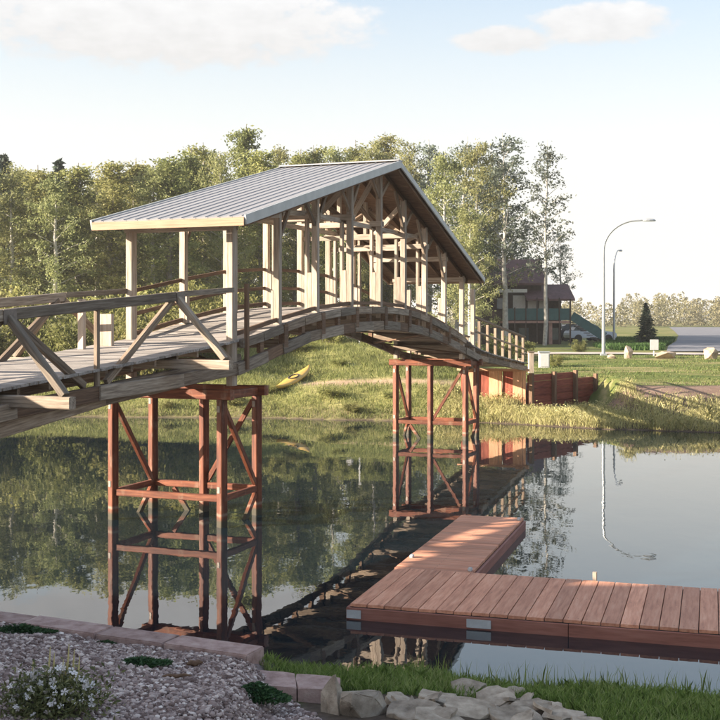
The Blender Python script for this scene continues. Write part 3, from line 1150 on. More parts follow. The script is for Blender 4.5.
bar('skirt_board', Dk(WKL + 0.02, 2.365, DZ - 0.128), Dk(LEN, 2.365, DZ - 0.128), 0.045, 0.165, 'dock_skirt', dock)
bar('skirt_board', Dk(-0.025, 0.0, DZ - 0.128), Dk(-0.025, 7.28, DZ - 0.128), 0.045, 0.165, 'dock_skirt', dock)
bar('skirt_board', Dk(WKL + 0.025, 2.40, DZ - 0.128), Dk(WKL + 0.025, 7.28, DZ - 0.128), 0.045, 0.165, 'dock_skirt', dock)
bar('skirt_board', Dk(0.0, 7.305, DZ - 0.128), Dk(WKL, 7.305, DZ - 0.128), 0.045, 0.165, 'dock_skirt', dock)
for a, b, la, lb in ((0.15, 0.25, 1.3, 1.7), (2.4, 0.25, 1.3, 1.7), (4.8, 0.25, 1.3, 1.7), (7.2, 0.25, 1.3, 1.7), (0.12, 2.8, 0.88, 1.7), (0.12, 5.3, 0.88, 1.7)):
    c = Dk(a + la / 2, b + lb / 2, -0.09)
    o = put('float_drum', box_mesh(la, lb, 0.36, 'dark', 0.05), Matrix.Translation(c) @ Matrix.Rotation(math.atan2(E2.y, E2.x), 4, 'Z'), dock)
rz = math.atan2(E2.y, E2.x)
for a, b, sx, sy in ((0.07, -0.042, 0.20, 0.012), (1.76, -0.042, 0.32, 0.012)):
    put('corner_bracket', box_mesh(sx, sy, 0.11, 'float_grey', 0.003), Matrix.Translation(Dk(a, b, DZ - 0.125)) @ Matrix.Rotation(rz, 4, 'Z'), dock)
for a, b in ((0.05, 3.15), (WKL - 0.05, 2.45), (WKL - 0.05, 7.05)):
    put('cleat', box_mesh(0.06, 0.10, 0.05, 'float_grey', 0.01), Matrix.Translation(Dk(a, b, DZ + 0.026)) @ Matrix.Rotation(rz, 4, 'Z'), dock)
bar('mooring_post', Dk(3.0, 2.43, -0.15), Dk(3.0, 2.43, DZ + 0.11), 0.06, 0.06, 'pale_wood', dock, up=E1)

# ------------------------------------------------------------------ foliage tools


def leaf_quads(P, size, rng, flat=0.0, aspect=1.0, dirs=None):
    """small bent diamond per point: 4 verts, 1 quad"""
    n = len(P)
    a = rng.normal(size=(n, 3))
    if dirs is not None:
        a = dirs + a * 0.45
    a /= np.linalg.norm(a, axis=1, keepdims=True) + 1e-9
    b = rng.normal(size=(n, 3))
    b[:, 2] *= (1 - flat)
    b -= (b * a).sum(1, keepdims=True) * a
    b /= np.linalg.norm(b, axis=1, keepdims=True) + 1e-9
    s = (size * rng.uniform(0.6, 1.35, n))[:, None]
    v = np.stack([P - a * s * aspect, P + b * s * 0.55, P + a * s * aspect, P - b * s * 0.55], 1).reshape(-1, 3)
    f = np.arange(n * 4).reshape(-1, 4)
    return v, f


def make_tree(kind, H, seed):
    """returns (trunk mesh, crown mesh) for a tree of height H with its foot at the origin"""
    rng = np.random.default_rng(seed)
    tubes, C, Dn, Sz = [], [], [], []
    lean = rng.normal(0, 0.012, 2) * H
    npt = 9
    tp = [Vector((lean[0] * (t ** 1.5) + rng.normal(0, 0.03), lean[1] * (t ** 1.5) + rng.normal(0, 0.03), t * H * 0.97 - (0.25 if t == 0 else 0))) for t in np.linspace(0, 1, npt)]
    r0 = {'poplar': 0.016, 'aspen': 0.018, 'cool': 0.017, 'spruce': 0.018, 'sparse': 0.012, 'bush': 0.02}[kind] * H
    if kind != 'bush':
        tubes.append((tp, [r0 * (1 - 0.93 * t) for t in np.linspace(0, 1, npt)]))

    def axis(t):
        k = min(int(t * (npt - 1)), npt - 2)
        return tp[k].lerp(tp[k + 1], t * (npt - 1) - k)
    if kind == 'spruce':
        nb = 120
        for i in range(nb):
            t = 0.06 + 0.93 * (i / nb) ** 0.92
            L = H * 0.19 * (1 - t) ** 0.85 * rng.uniform(0.7, 1.2) + 0.03
            a = i * 2.399 + rng.normal(0, 0.2)
            d = Vector((math.cos(a), math.sin(a), -0.12 + 0.35 * t))
            p = axis(t)
            tubes.append(([p, p + d * L * 0.6, p + d * L + Vector((0, 0, 0.06 * L))], [0.02 * (1 - t) + 0.008, 0.012, 0.004]))
            m = int(60 * (0.35 + L))
            q = rng.uniform(0.15, 1.05, m) ** 0.8
            pts = np.array(p)[None] + np.array(d)[None] * (q * L)[:, None] + rng.normal(0, 1, (m, 3)) * np.array([0.10, 0.10, 0.055]) * (0.4 + L)
            C.append(pts)
            Dn.append(np.repeat(np.array([[d.x, d.y, -0.25]]), m, 0))
        P = np.concatenate(C)
        dd = np.concatenate(Dn)
        v, f = leaf_quads(P, 0.10, rng, aspect=1.6, dirs=dd)
        mat = 'spruce_leaf'
    else:
        par = {'poplar': (48, 0.08, 0.145, 1.1, 6, 40, 0.20, 0.060), 'aspen': (44, 0.18, 0.24, 0.65, 6, 40, 0.23, 0.060), 'cool': (38, 0.22, 0.21, 0.7, 5, 28, 0.22, 0.060), 'sparse': (36, 0.36, 0.14, 0.85, 4, 20, 0.20, 0.065), 'bush': (30, 0.05, 0.62, 0.8, 6, 46, 0.15, 0.042)}[kind]
        nb, t0, R, upw, nc, nl, cr, ls = par
        for i in range(nb):
            t = t0 + (0.985 - t0) * ((i + rng.uniform(0, 1)) / nb)
            if kind == 'bush':
                p = Vector((rng.normal(0, 0.12 * H), rng.normal(0, 0.12 * H), 0))
                a = rng.uniform(0, 6.283)
                L = H * rng.uniform(0.55, 1.0)
                e = rng.uniform(0.35, 1.4)
                d = Vector((math.cos(a) * math.cos(e), math.sin(a) * math.cos(e), math.sin(e)))
            else:
                q = (t - t0) / (1 - t0)
                prof = (math.sin(math.pi * min(1, 0.16 + 0.84 * q ** 0.8)) ** 0.7) * (1 - 0.35 * q) + 0.12
                L = H * R * prof * rng.uniform(0.45, 1.35) + 0.12
                a = i * 2.399 + rng.normal(0, 0.35)
                d = Vector((math.cos(a), math.sin(a), upw * rng.uniform(0.5, 1.3))).normalized()
                p = axis(max(0.02, t - 0.04))
            sag = Vector((0, 0, -0.06 * L))
            tubes.append(([p, p + d * L * 0.5, p + d * L + sag], [0.022 * (1.1 - t) * H / 9 + 0.010, 0.013, 0.004]))
            for c in range(nc):
                q = rng.uniform(0.25, 1.08)
                cc = np.array(p + d * L * q + sag * q * q) + rng.normal(0, 0.5, 3) * cr * (0.5 + 0.8 * q)
                m = int(nl * rng.uniform(0.5, 1.5))
                C.append(cc + rng.normal(0, 1, (m, 3)) * cr * rng.uniform(0.45, 0.95) * np.array([1, 1, 0.75]))
                Sz.append(np.full(m, rng.uniform(0, 1)))
        P = np.concatenate(C)
        P = P[P[:, 2] > 0.05]
        v, f = leaf_quads(P, ls, rng, aspect=1.15)
        mat = {'poplar': 'poplar_leaf', 'aspen': 'aspen_leaf', 'cool': 'cool_leaf', 'sparse': 'cool_leaf', 'bush': 'bush_leaf'}[kind]
    n = len(f)
    tint = np.repeat(np.clip(rng.normal(0.5, 0.22, n), 0, 1), 4)
    crown = np_mesh('crown', v, f, MAT[mat], tint=tint)
    trunk = tubes_mesh('trunk', tubes, 'pale_bark' if kind in ('sparse', 'aspen', 'cool') else 'bark', 6)
    return trunk, crown


PROTO = {}
for kind, h, seeds in (('poplar', 9.5, (11, 12, 13, 14, 15, 16)), ('aspen', 9.5, (21, 22, 23, 24)), ('cool', 9.5, (25, 26)), ('spruce', 9.0, (31, 32)), ('sparse', 10.5, (41, 42)), ('bush', 1.6, (51, 52, 53))):
    PROTO[kind] = [(h,) + make_tree(kind, h, sd) for sd in seeds]
NUSE = {}


def plant(kind, x, y, H, name, label, cat, group, spread=1.0):
    i = NUSE.get(kind, 0)
    NUSE[kind] = i + 1
    h, tr, cr = PROTO[kind][i % len(PROTO[kind])]
    z = Tz(x, y)
    t = thing(name, (x, y, z), label, cat, group)
    k = H / h * (1.07 if kind != 'bush' else 1.0)
    t.rotation_euler = (0, 0, random.uniform(0, 6.283))
    w = k * spread * random.uniform(0.94, 1.1)
    t.scale = (w, w, k)
    for nm, me in (('trunk', tr), ('crown', cr)):
        o = link(bpy.data.objects.new(nm if kind != 'bush' else {'trunk': 'stem', 'crown': 'foliage'}[nm], me))
        o.parent = t
    return t


LBL = {
    'poplar': ('poplar_tree', 'narrow yellow-green poplar in the sunlit wood behind the far bank', 'tree', 'poplars of the wood behind the far bank'),
    'aspen': ('aspen_tree', 'broad green aspen with pale limbs in the wood behind the far bank', 'tree', 'aspens of the wood behind the far bank'),
    'cool': ('birch_tree', 'grey-green birch standing between the bridge roof and the balcony house', 'tree', 'birches beside the house'),
    'spruce': ('spruce_tree', 'dark blue-green spruce rising among the lighter trees of the wood', 'tree', 'spruces among the wood'),
    'sparse': ('thin_poplar', 'thin tall poplar with few leaves against the sky behind the house', 'tree', 'thin poplars behind the house'),
}
TREES = [(-34, 172, 55, 'aspen', 1.2), (-12, 176, 58, 'poplar', 1.4), (12, 176, 55, 'aspen', 1.1), (3, 163, 64, 'spruce', 1), (57, 168, 67, 'spruce', 1), (34, 174, 57, 'poplar', 1.5), (56, 184, 54, 'aspen', 1.1), (78, 174, 58, 'poplar', 1.5), (96, 180, 61, 'aspen', 1.0),
         (112, 170, 56, 'poplar', 1.5), (134, 168, 60, 'poplar', 1.5), (152, 172, 57, 'aspen', 1.0), (170, 164, 57, 'poplar', 1.5), (187, 158, 62, 'poplar', 1.3), (206, 152, 64, 'poplar', 1.3), (243, 136, 67, 'poplar', 1.15),
         (224, 160, 60, 'aspen', 0.9), (262, 158, 62, 'poplar', 1.35), (278, 153, 70, 'aspen', 0.8), (296, 158, 64, 'poplar', 1.4), (314, 155, 68, 'poplar', 1.3), (334, 152, 73, 'aspen', 0.8), (356, 149, 76, 'poplar', 1.2),
         (374, 152, 70, 'aspen', 0.8), (388, 142, 78, 'poplar', 1.15), (406, 152, 72, 'aspen', 0.8), (428, 150, 72, 'cool', 1.1), (444, 160, 68, 'aspen', 0.95), (458, 148, 76, 'cool', 1.15), (476, 150, 74, 'aspen', 0.9),
         (490, 172, 106, 'cool', 1.2), (506, 143, 85, 'sparse', 1.2), (545, 150, 84, 'sparse', 1.0), (500, 158, 104, 'cool', 1.1), (560, 238, 98, 'sparse', 1.3), (470, 215, 62, 'aspen', 0.9)]
TALL = ('poplar_tree', 'tallest pointed poplar of the wood, rising above the ridge of the bridge roof', 'tree', None)
for px, py, d, kind, sp in TREES:
    py -= 3
    d *= 1.38 if px <= 440 else (1.22 if px < 500 and d < 90 else 1.05)
    x = (px - 360) / FPX * d
    H = CH - (py - HOR) / FPX * d - Tz(x, d)
    plant(kind, x, d, H, *(TALL if px == 243 else LBL[kind]), spread=sp)
for k in range(24):
    px = -45 + k * 19.5 + random.uniform(-6, 6)
    d = random.uniform(104, 122)
    x = (px - 360) / FPX * d
    kind = ('poplar', 'poplar', 'aspen')[k % 3]
    py = random.uniform(168, 200)
    lb = list(LBL[kind])
    lb[1] = {'poplar': 'half-hidden narrow poplar in the back row of the wood', 'aspen': 'half-hidden broad aspen in the back row of the wood'}[kind]
    lb[3] = 'back row of the wood'
    plant(kind, x, d, CH - (py - HOR) / FPX * d - Tz(x, d), *lb, spread=1.5)
for k in range(26):
    px = -20 + k * 10.5 + random.uniform(-5, 5)
    d = float(Yf((px - 360) / FPX * 51)) + random.uniform(5.0, 17.0)
    x = (px - 360) / FPX * d
    plant('bush', x, d, random.uniform(1.8, 3.6) if px < 215 else random.uniform(0.8, 1.4), 'bush', 'leafy olive bush at the foot of the wood above the far grass bank', 'bush', 'bushes at the foot of the wood', spread=1.0)
for px, d, h in ((330, 58, 1.1), (352, 61, 1.3), (378, 60, 1.2), (300, 60, 1.4), (410, 63, 1.6), (432, 62, 1.9), (455, 60, 1.5), (280, 59, 1.5)):
    x = (px - 360) / FPX * d
    plant('bush', x, d, h, 'bush', 'low green bush on the open slope behind the arch of the bridge', 'bush', 'bushes on the open slope')
rb = random.Random(61)
for k in range(22):
    px = rb.uniform(150, 400)
    d = float(Yf((px - 360) / FPX * 50)) + rb.choice((rb.uniform(0.6, 3.0), rb.uniform(5.5, 14)))
    x = (px - 360) / FPX * d
    plant('bush', x, d, rb.uniform(0.25, 0.6), 'weed_clump', 'small dark green weed clump in the grass of the far slope', 'weeds', 'weed clumps on the far slope', spread=1.5)
for px, py, d, h in ((500, 352, 62, 1.5), (516, 352, 66, 1.2), (556, 362, 58, 0.62), (580, 345, 72, 0.8)):
    x = (px - 360) / FPX * d
    plant('bush', x, d, h, 'bush', 'dark shrub on the lawn edge between the house and the retaining wall', 'bush', 'shrubs in front of the house')
x = (646 - 360) / FPX * 88
plant('spruce', x, 88, CH - (304 - HOR) / FPX * 88 - Tz(x, 88), 'spruce_tree', 'small dark cone-shaped spruce standing alone beside the road', 'tree', spread=1.35, group=None)


def blades(name, pts, hmin, hmax, wid, mat, seed, lean=0.35, label=None, cat=None):
    rng = np.random.default_rng(seed)
    n = len(pts)
    h = rng.uniform(hmin, hmax, n)[:, None]
    a = rng.uniform(0, 6.283, n)
    side_ = np.stack([np.cos(a), np.sin(a), np.zeros(n)], 1)
    ln = rng.normal(0, lean, (n, 2))
    tip = np.concatenate([ln, np.ones((n, 1))], 1)
    mid = np.concatenate([ln * 0.3, np.ones((n, 1)) * 0.55], 1)
    w = wid * rng.uniform(0.6, 1.4, n)[:, None]
    P = np.asarray(pts, dtype=float)
    v = np.stack([P - side_ * w - np.array([0, 0, 0.02]), P + side_ * w - np.array([0, 0, 0.02]), P + mid * h + side_ * w * 0.7, P + tip * h, P + mid * h - side_ * w * 0.7], 1).reshape(-1, 3)
    f = np.arange(n * 5).reshape(-1, 5)
    tint = np.repeat(np.clip(rng.normal(0.5, 0.25, n), 0, 1), 5)
    o = link(bpy.data.objects.new(name, np_mesh(name, v, f, MAT[mat], tint=tint)))
    o['kind'] = 'stuff'
    if label:
        tag(o, label, cat)
    return o


def scatter(n, x0, x1, y0, y1, keep, seed):
    rng = np.random.default_rng(seed)
    x = rng.uniform(x0, x1, n)
    y = rng.uniform(y0, y1, n)
    k = keep(x, y, rng)
    x, y = x[k], y[k]
    return np.stack([x, y, T(x, y)], 1)


def keep_shore(x, y, r):
    g = y - Yf(x)
    clump = 0.5 + 0.5 * vnoise(x, y, 1.9)
    return (g > 0.05) & (g < np.where((x > 8.5) & (x < 11.0), 6.0, 3.5)) & (r.uniform(0, 1, len(x)) < np.maximum(np.where(x < 11.0, 0.55, 0.05), 1.1 - g / 3.8) * (0.2 + clump)) & (x > 3.0)


pts = scatter(190000, 3, 26, 40, 50, keep_shore, 101)
hd = pts[::3].copy()
rgw = np.random.default_rng(108)
hd[:, 2] += rgw.uniform(0.05, 0.55, len(hd)) * (0.35 + 0.65 * (0.5 + 0.5 * vnoise(hd[:, 0], hd[:, 1], 2.3)))
v, f = leaf_quads(hd, 0.032, rgw, aspect=1.3)
o = link(bpy.data.objects.new('weed_heads', np_mesh('weed_heads', v, f, MAT['weed'], tint=np.repeat(rgw.uniform(0, 1, len(f)), 4))))
o['kind'] = 'stuff'
tag(o, 'pale seed heads and leaves of the weeds along the far shore', 'weeds')
blades('reed_grass', pts, 0.06, 0.42, 0.007, 'weed', 1, 0.5, 'pale dry grasses and weeds along the far shore right of the pier', 'grass')


def keep_slope(x, y, r):
    g = y - Yf(x)
    clump = 0.5 + 0.5 * vnoise(x, y, 1.4)
    path = np.exp(-((g - 3.6 - 0.14 * (x + 2)) / 0.6) ** 2) * (x > -3)
    return (g > 0.05) & (g < 17) & (r.uniform(0, 1, len(x)) < (0.2 + 0.9 * clump) * (1 - path)) & (x < 5)


pts = scatter(260000, -22, 6, 44, 64, keep_slope, 102)
blades('slope_grass', pts, 0.05, 0.26, 0.009, 'slope_weed', 2, 0.45, 'yellow-green grass covering the slope below the wood', 'grass')


def keep_lawn(x, y, r):
    g = y - Yf(x)
    return (g > 5.6) & (y < 66) & (r.uniform(0, 1, len(x)) < 0.35 + 0.5 * vnoise(x, y, 0.7))


pts = scatter(50000, 6.5, 24, 45, 66, keep_lawn, 103)
blades('lawn_grass', pts, 0.03, 0.09, 0.014, 'lawn_blade', 3, 0.4, 'short patchy lawn grass between the shore and the road', 'grass')


def keep_near(x, y, r):
    t = Yn(x) - y
    rocks = (x > -0.35) & (x < 2.25 - 0.25 * (y - 10)) & (y < 11.45 - 0.1 * x)
    slabs = (x < -0.1) & (y < 11.85 - 0.33 * (x + 1.0)) & (y > 5)
    clump = 0.5 + 0.5 * vnoise(x, y, 3.0)
    edge = np.clip(t / 0.5, 0.15, 1)
    return (t > 0.03) & (x > -1.05) & ~rocks & ~slabs & (r.uniform(0, 1, len(x)) < edge * np.clip(0.15 + 1.05 * clump + 0.5 * vnoise(x, y, 9.0), 0, 1))


pts = scatter(120000, -1.05, 6.5, 9.2, 13.7, keep_near, 104)
blades('bank_grass', pts, 0.03, 0.13, 0.006, 'grass', 4, 0.45, 'lush green grass on the near bank beside the flagstones', 'grass')
rr = np.random.default_rng(5)
ex = rr.uniform(0.6, 6, 420)
ey = Yn(ex) - rr.uniform(0.06, 0.4, 420)
blades('water_edge_stems', np.stack([ex, ey, np.maximum(T(ex, ey), -0.05)], 1), 0.10, 0.30, 0.005, 'grass', 6, 0.18, 'sparse tall stems at the water edge in front of the dock', 'grass')

# far wood along the horizon, one mass
rng = np.random.default_rng(77)
C = []
for i in range(560):
    x = rng.uniform(-130, 170)
    y = rng.uniform(245, 300)
    h = rng.uniform(4.2, 6.6) * (1 + 0.16 * math.sin(x * 0.11) + 0.10 * math.sin(x * 0.37 + 1))
    m = 210
    q = rng.uniform(0, 1, m)
    rad = 1.7 * np.sin(np.pi * np.clip(0.12 + 0.85 * q, 0, 1)) + 0.3
    a = rng.uniform(0, 6.283, m)
    rr_ = rad * np.sqrt(rng.uniform(0, 1, m))
    C.append(np.stack([x + rr_ * np.cos(a), y + rr_ * np.sin(a), Tz(x, y) + 0.2 + q * h], 1))
P = np.concatenate(C)
v, f = leaf_quads(P, 0.26, rng, aspect=1.1)
o = link(bpy.data.objects.new('far_wood', np_mesh('far_wood', v, f, MAT['far_wood'], tint=np.repeat(np.clip(rng.normal(0.5, 0.25, len(f)), 0, 1), 4))))
o['kind'] = 'stuff'
tag(o, 'low khaki wood along the horizon beyond the road', 'wood')

# ------------------------------------------------------------------ house with balconies
HD = 92.0
hx = lambda px: (px - 360) / FPX * HD
hz_ = lambda py: CH - (py - HOR) / FPX * HD
hb = Tz(hx(520), HD)
house = thing('balcony_house', (hx(522), HD + 3, hb), 'dark timber house with mauve roofs and teal balcony rails beside the trees', 'house')
x0, x1, xm = hx(478), hx(566), hx(543)
zt = hz_(284)
box('wall', ((x0 + xm) / 2, HD + 3.6, (hb + hz_(281)) / 2), (xm - x0, 5.6, hz_(281) - hb + 0.3), 'house_wall', house)
box('side_wing_wall', ((xm + x1) / 2 - 0.4, HD + 3.4, (hb + hz_(298)) / 2), (x1 - xm + 0.4, 4.6, hz_(298) - hb + 0.3), 'house_wall', house)


def gable(name, xa, xb, ya, ym, yb, ze, zr, th, mat, parent):
    c = wloc(parent)
    v, f = [], []
    for (yy0, zz0, yy1, zz1) in ((ya, ze, ym, zr), (ym, zr, yb, ze)):
        o = len(v)
        for x in (xa, xb):
            v += [Vector((x, yy0, zz0)) - c, Vector((x, yy1, zz1)) - c, Vector((x, yy1, zz1 - th)) - c, Vector((x, yy0, zz0 - th)) - c]
        f += [(o, o + 4, o + 5, o + 1), (o + 3, o + 2, o + 6, o + 7), (o, o + 3, o + 7, o + 4), (o + 1, o + 5, o + 6, o + 2), (o, o + 1, o + 2, o + 3), (o + 4, o + 7, o + 6, o + 5)]
    ob = link(bpy.data.objects.new(name, poly_mesh(name, v, f, mat)))
    ob.parent = parent
    return ob


r1 = gable('roof', hx(474), hx(547), HD - 0.2, HD + 3.6, HD + 7.4, hz_(283), hz_(257), 0.18, 'mauve_roof', house)
r2 = gable('wing_roof', hx(525), hx(573), HD - 0.9, HD + 2.2, HD + 6.2, hz_(299), hz_(283.5), 0.16, 'mauve_roof', house)
# gable end infill
for xg, ya, ym, yb, ze, zr in ((hx(543) + 0.02, HD + 0.9, HD + 3.6, HD + 6.3, hz_(281.5), hz_(261)),):
    c = wloc(house)
    v = [Vector((xg, ya, ze)) - c, Vector((xg, yb, ze)) - c, Vector((xg, ym, zr)) - c, Vector((xg - 0.1, ya, ze)) - c, Vector((xg - 0.1, yb, ze)) - c, Vector((xg - 0.1, ym, zr)) - c]
    g = link(bpy.data.objects.new('gable_wall', poly_mesh('gable_wall', v, [(0, 1, 2), (5, 4, 3), (0, 3, 4, 1), (1, 4, 5, 2), (2, 5, 3, 0)], 'house_wall')))
    g.parent = house
yf_ = HD + 0.8 - 0.03
for pxa, pxb, pya, pyb, m in ((515, 526, 296, 309, 'curtain'), (530, 537, 299, 309, 'curtain'), (541, 549, 299, 309, 'curtain'), (498, 508, 298, 309, 'glass'), (497, 506, 327, 339, 'glass'), (520, 530, 328, 342, 'glass'), (553, 562, 328, 340, 'glass')):
    yw = yf_ if pxb < 543 else HD + 1.1 - 0.03
    if pxa < 543 < pxb:
        yw = yf_ - 0.05
    fr = box('window', ((hx(pxa) + hx(pxb)) / 2, yw, (hz_(pya) + hz_(pyb)) / 2), (hx(pxb) - hx(pxa) + 0.12, 0.07, hz_(pya) - hz_(pyb) + 0.12), 'white' if m == 'curtain' else 'house_wall', house)
    box('pane', ((hx(pxa) + hx(pxb)) / 2, yw - 0.04, (hz_(pya) + hz_(pyb)) / 2), (hx(pxb) - hx(pxa), 0.03, hz_(pya) - hz_(pyb)), m, fr)
# balcony
bz = hz_(322)
box('balcony_floor', ((hx(500) + hx(568)) / 2, HD - 0.25, bz), (hx(568) - hx(500), 2.0, 0.16), 'pink_post', house)
for k in range(6):
    a, b = 502 + k * 11, 512.4 + k * 11
    box('rail_panel', ((hx(a) + hx(b)) / 2, HD - 1.18, bz + 0.62), (hx(b) - hx(a), 0.05, 0.92), 'teal', house)
    bar('balcony_post', (hx(a - 0.3), HD - 1.2, hb), (hx(a - 0.3), HD - 1.2, hz_(298) if k > 2 else bz + 1.15), 0.10, 0.10, 'house_wall', house, up=Vector((0, 1, 0)))
bar('balcony_post', (hx(567.5), HD - 1.2, hb), (hx(567.5), HD - 1.2, hz_(299)), 0.12, 0.12, 'house_wall', house, up=Vector((0, 1, 0)))
bar('porch_column', (hx(548), HD - 0.9, hb), (hx(548), HD - 0.9, bz - 0.08), 0.34, 0.34, 'pink_post', house, up=Vector((0, 1, 0)))
bar('white_beam', (hx(495), HD - 0.6, hz_(291)), (hx(526), HD - 0.6, hz_(291)), 0.12, 0.28, 'white', house)
# outside stair falling to the right with a teal side
for k in range(10):
    t = k / 10
    box('stair_step', (hx(569) + k * 0.26, HD - 0.6, bz - 0.05 - k * (bz - hb - 0.1) / 10), (0.28, 1.2, 0.06), 'house_wall', house)
bar('stair_rail', (hx(569), HD - 1.2, bz + 0.5), (hx(569) + 2.6, HD - 1.2, hb + 0.6), 0.05, 0.7, 'teal', house)

# ------------------------------------------------------------------ street lamps


def street_lamp(px, top, d, label, turn=0.0):
    x = (px - 360) / FPX * d
    z0 = Tz(x, d)
    zt = CH - (top - HOR) / FPX * d
    t = thing('street_lamp', (x, d, z0), label, 'street lamp', 'street lamps along the road')
    t.rotation_euler = (0, 0, turn)
    hgt = zt - z0
    R = hgt * 0.225
    pts = [Vector((0, 0, -0.2)), Vector((0, 0, hgt * 0.4))]
    rad = [0.105, 0.09]
    for k in range(13):
        a = math.radians(90 * k / 12)
        pts.append(Vector((R * 1.15 * (1 - math.cos(a)), 0, hgt - R + R * math.sin(a))))
        rad.append(0.075 - 0.0025 * k)
    pts.append(Vector((R * 1.15 + 0.35, 0, hgt + 0.02)))
    rad.append(0.045)
    o = link(bpy.data.objects.new('pole', tubes_mesh('pole', [(pts, rad)], 'galv', 10)))
    o.parent = t
    hp = Vector((R * 1.15 + 0.62, 0, hgt))
    bm = bmesh.new()
    bmesh.ops.create_uvsphere(bm, u_segments=12, v_segments=8, radius=1)
    for v in bm.verts:
        v.co = Vector((v.co.x * 0.40, v.co.y * 0.16, max(v.co.z, -0.35) * 0.12))
    me = bpy.data.meshes.new('lamp_head')
    bm.to_mesh(me)
    bm.free()
    me.materials.append(MAT['galv'])
    o = link(bpy.data.objects.new('lamp_head', me))
    o.parent = t
    o.location = hp
    b = link(bpy.data.objects.new('base_plate', box_mesh(0.34, 0.34, 0.12, 'galv', 0.01)))
    b.parent = t
    b.location = (0, 0, 0.05)
    return t


street_lamp(603.5, 220.5, 66.7, 'tall galvanised street lamp with a curved arm standing on the lawn edge')
street_lamp(614, 249, 96, 'smaller galvanised street lamp behind the tall one, beside the road verge', 1.15)

# ------------------------------------------------------------------ stones


def rock_mesh(sx, sy, sz, seed, mat, npts=22):
    """angular boulder: hull of random points, chipped edges"""
    rng = np.random.default_rng(seed)
    bm = bmesh.new()
    for _ in range(npts):
        p = Vector(rng.normal(size=3)).normalized() * rng.uniform(0.82, 1.08)
        bm.verts.new((p.x * sx, p.y * sy, p.z * sz))
    r = bmesh.ops.convex_hull(bm, input=bm.verts[:])
    bmesh.ops.delete(bm, geom=[g for g in r['geom_unused'] if isinstance(g, bmesh.types.BMVert)], context='VERTS')
    bmesh.ops.dissolve_limit(bm, angle_limit=0.25, verts=bm.verts[:], edges=bm.edges[:])
    bmesh.ops.bevel(bm, geom=bm.edges[:], offset=min(sx, sy, sz) * 0.05, segments=1, affect='EDGES', clamp_overlap=True)
    bmesh.ops.triangulate(bm, faces=bm.faces[:])
    bmesh.ops.subdivide_edges(bm, edges=bm.edges[:], cuts=1)
    for v in bm.verts:
        v.co += Vector(rng.normal(0, 1, 3)) * min(sx, sy, sz) * 0.018
    me = bpy.data.meshes.new('rock')
    bm.to_mesh(me)
    bm.free()
    me.materials.append(MAT[mat])
    return me


def slab_stone(pts, th, seed, mat, rough=0.012):
    """irregular flat stone from an outline, with worn edges"""
    rng = np.random.default_rng(seed)
    bm = bmesh.new()
    ring = []
    n = len(pts)
    for i in range(n):
        a, b = Vector(pts[i]), Vector(pts[(i + 1) % n])
        for t in (0, 0.33, 0.66):
            p = a.lerp(b, t)
            ring.append(p + Vector((rng.normal(0, rough), rng.normal(0, rough))))
    bot = [bm.verts.new((p.x, p.y, -th / 2)) for p in ring]
    top = [bm.verts.new((p.x, p.y, th / 2 + rng.normal(0, rough * 0.5))) for p in ring]
    m = len(ring)
    for i in range(m):
        j = (i + 1) % m
        bm.faces.new((bot[i], bot[j], top[j], top[i]))
    bm.faces.new(top)
    bm.faces.new(bot[::-1])
    e = [x for x in bm.edges if all(v in top for v in x.verts) and len(x.link_faces) == 2]
    bmesh.ops.bevel(bm, geom=e, offset=min(0.010, th * 0.12), segments=1, affect='EDGES')
    bmesh.ops.triangulate(bm, faces=[f for f in bm.faces if len(f.verts) > 4])
    me = bpy.data.meshes.new('stone')
    bm.to_mesh(me)
    bm.free()
    me.materials.append(MAT[mat])
    return me


# mauve edging blocks along the water, end to end
pA, pB = Vector((-1.00, 11.98)), Vector((-4.45, 13.55))
dirv = (pB - pA).normalized()
LB = [1.02, 0.86, 1.05, 0.95, 1.1, 0.9, 1.0, 0.95]
acc = 0.0
rot = math.atan2(dirv.y, dirv.x)
for k, L in enumerate(LB):
    c = pA + dirv * (acc + L / 2) + Vector((-dirv.y, dirv.x)) * 0.17
    acc += L + 0.012
    me = box_mesh(L, 0.36, 0.24, 'edging', 0.012)
    o = put('edging_block', me, Matrix.Translation((c.x, c.y, 0.485 + random.uniform(-0.008, 0.008))) @ Matrix.Rotation(rot + random.uniform(-0.012, 0.012), 4, 'Z'))
    if k == 0:
        tag(o, 'squared mauve stone block ending the edging row, its cut end beside the grass', 'edging block', 'edging blocks at the near water line')
    else:
        tag(o, 'squared mauve stone block in the edging row between gravel and water', 'edging block', 'edging blocks at the near water line')
for k, (q, lb) in enumerate((([(-1.05, 11.74), (-0.90, 11.22), (-0.62, 11.15), (-0.66, 11.62)], 'flat mauve paving slab against the cut end of the edging row'), ([(-0.645, 11.61), (-0.605, 11.145), (-0.22, 11.06), (-0.20, 11.48)], 'flat mauve paving slab touching the pale upright boulder'))):
    cx, cy = sum(p[0] for p in q) / 4, sum(p[1] for p in q) / 4
    o = put('paving_slab', slab_stone([(p[0] - cx, p[1] - cy) for p in q], 0.14, 300 + k, 'edging', 0.006), Matrix.Translation((cx, cy, 0.365)))
    tag(o, lb, 'paving slab', 'mauve slabs beside the grass')

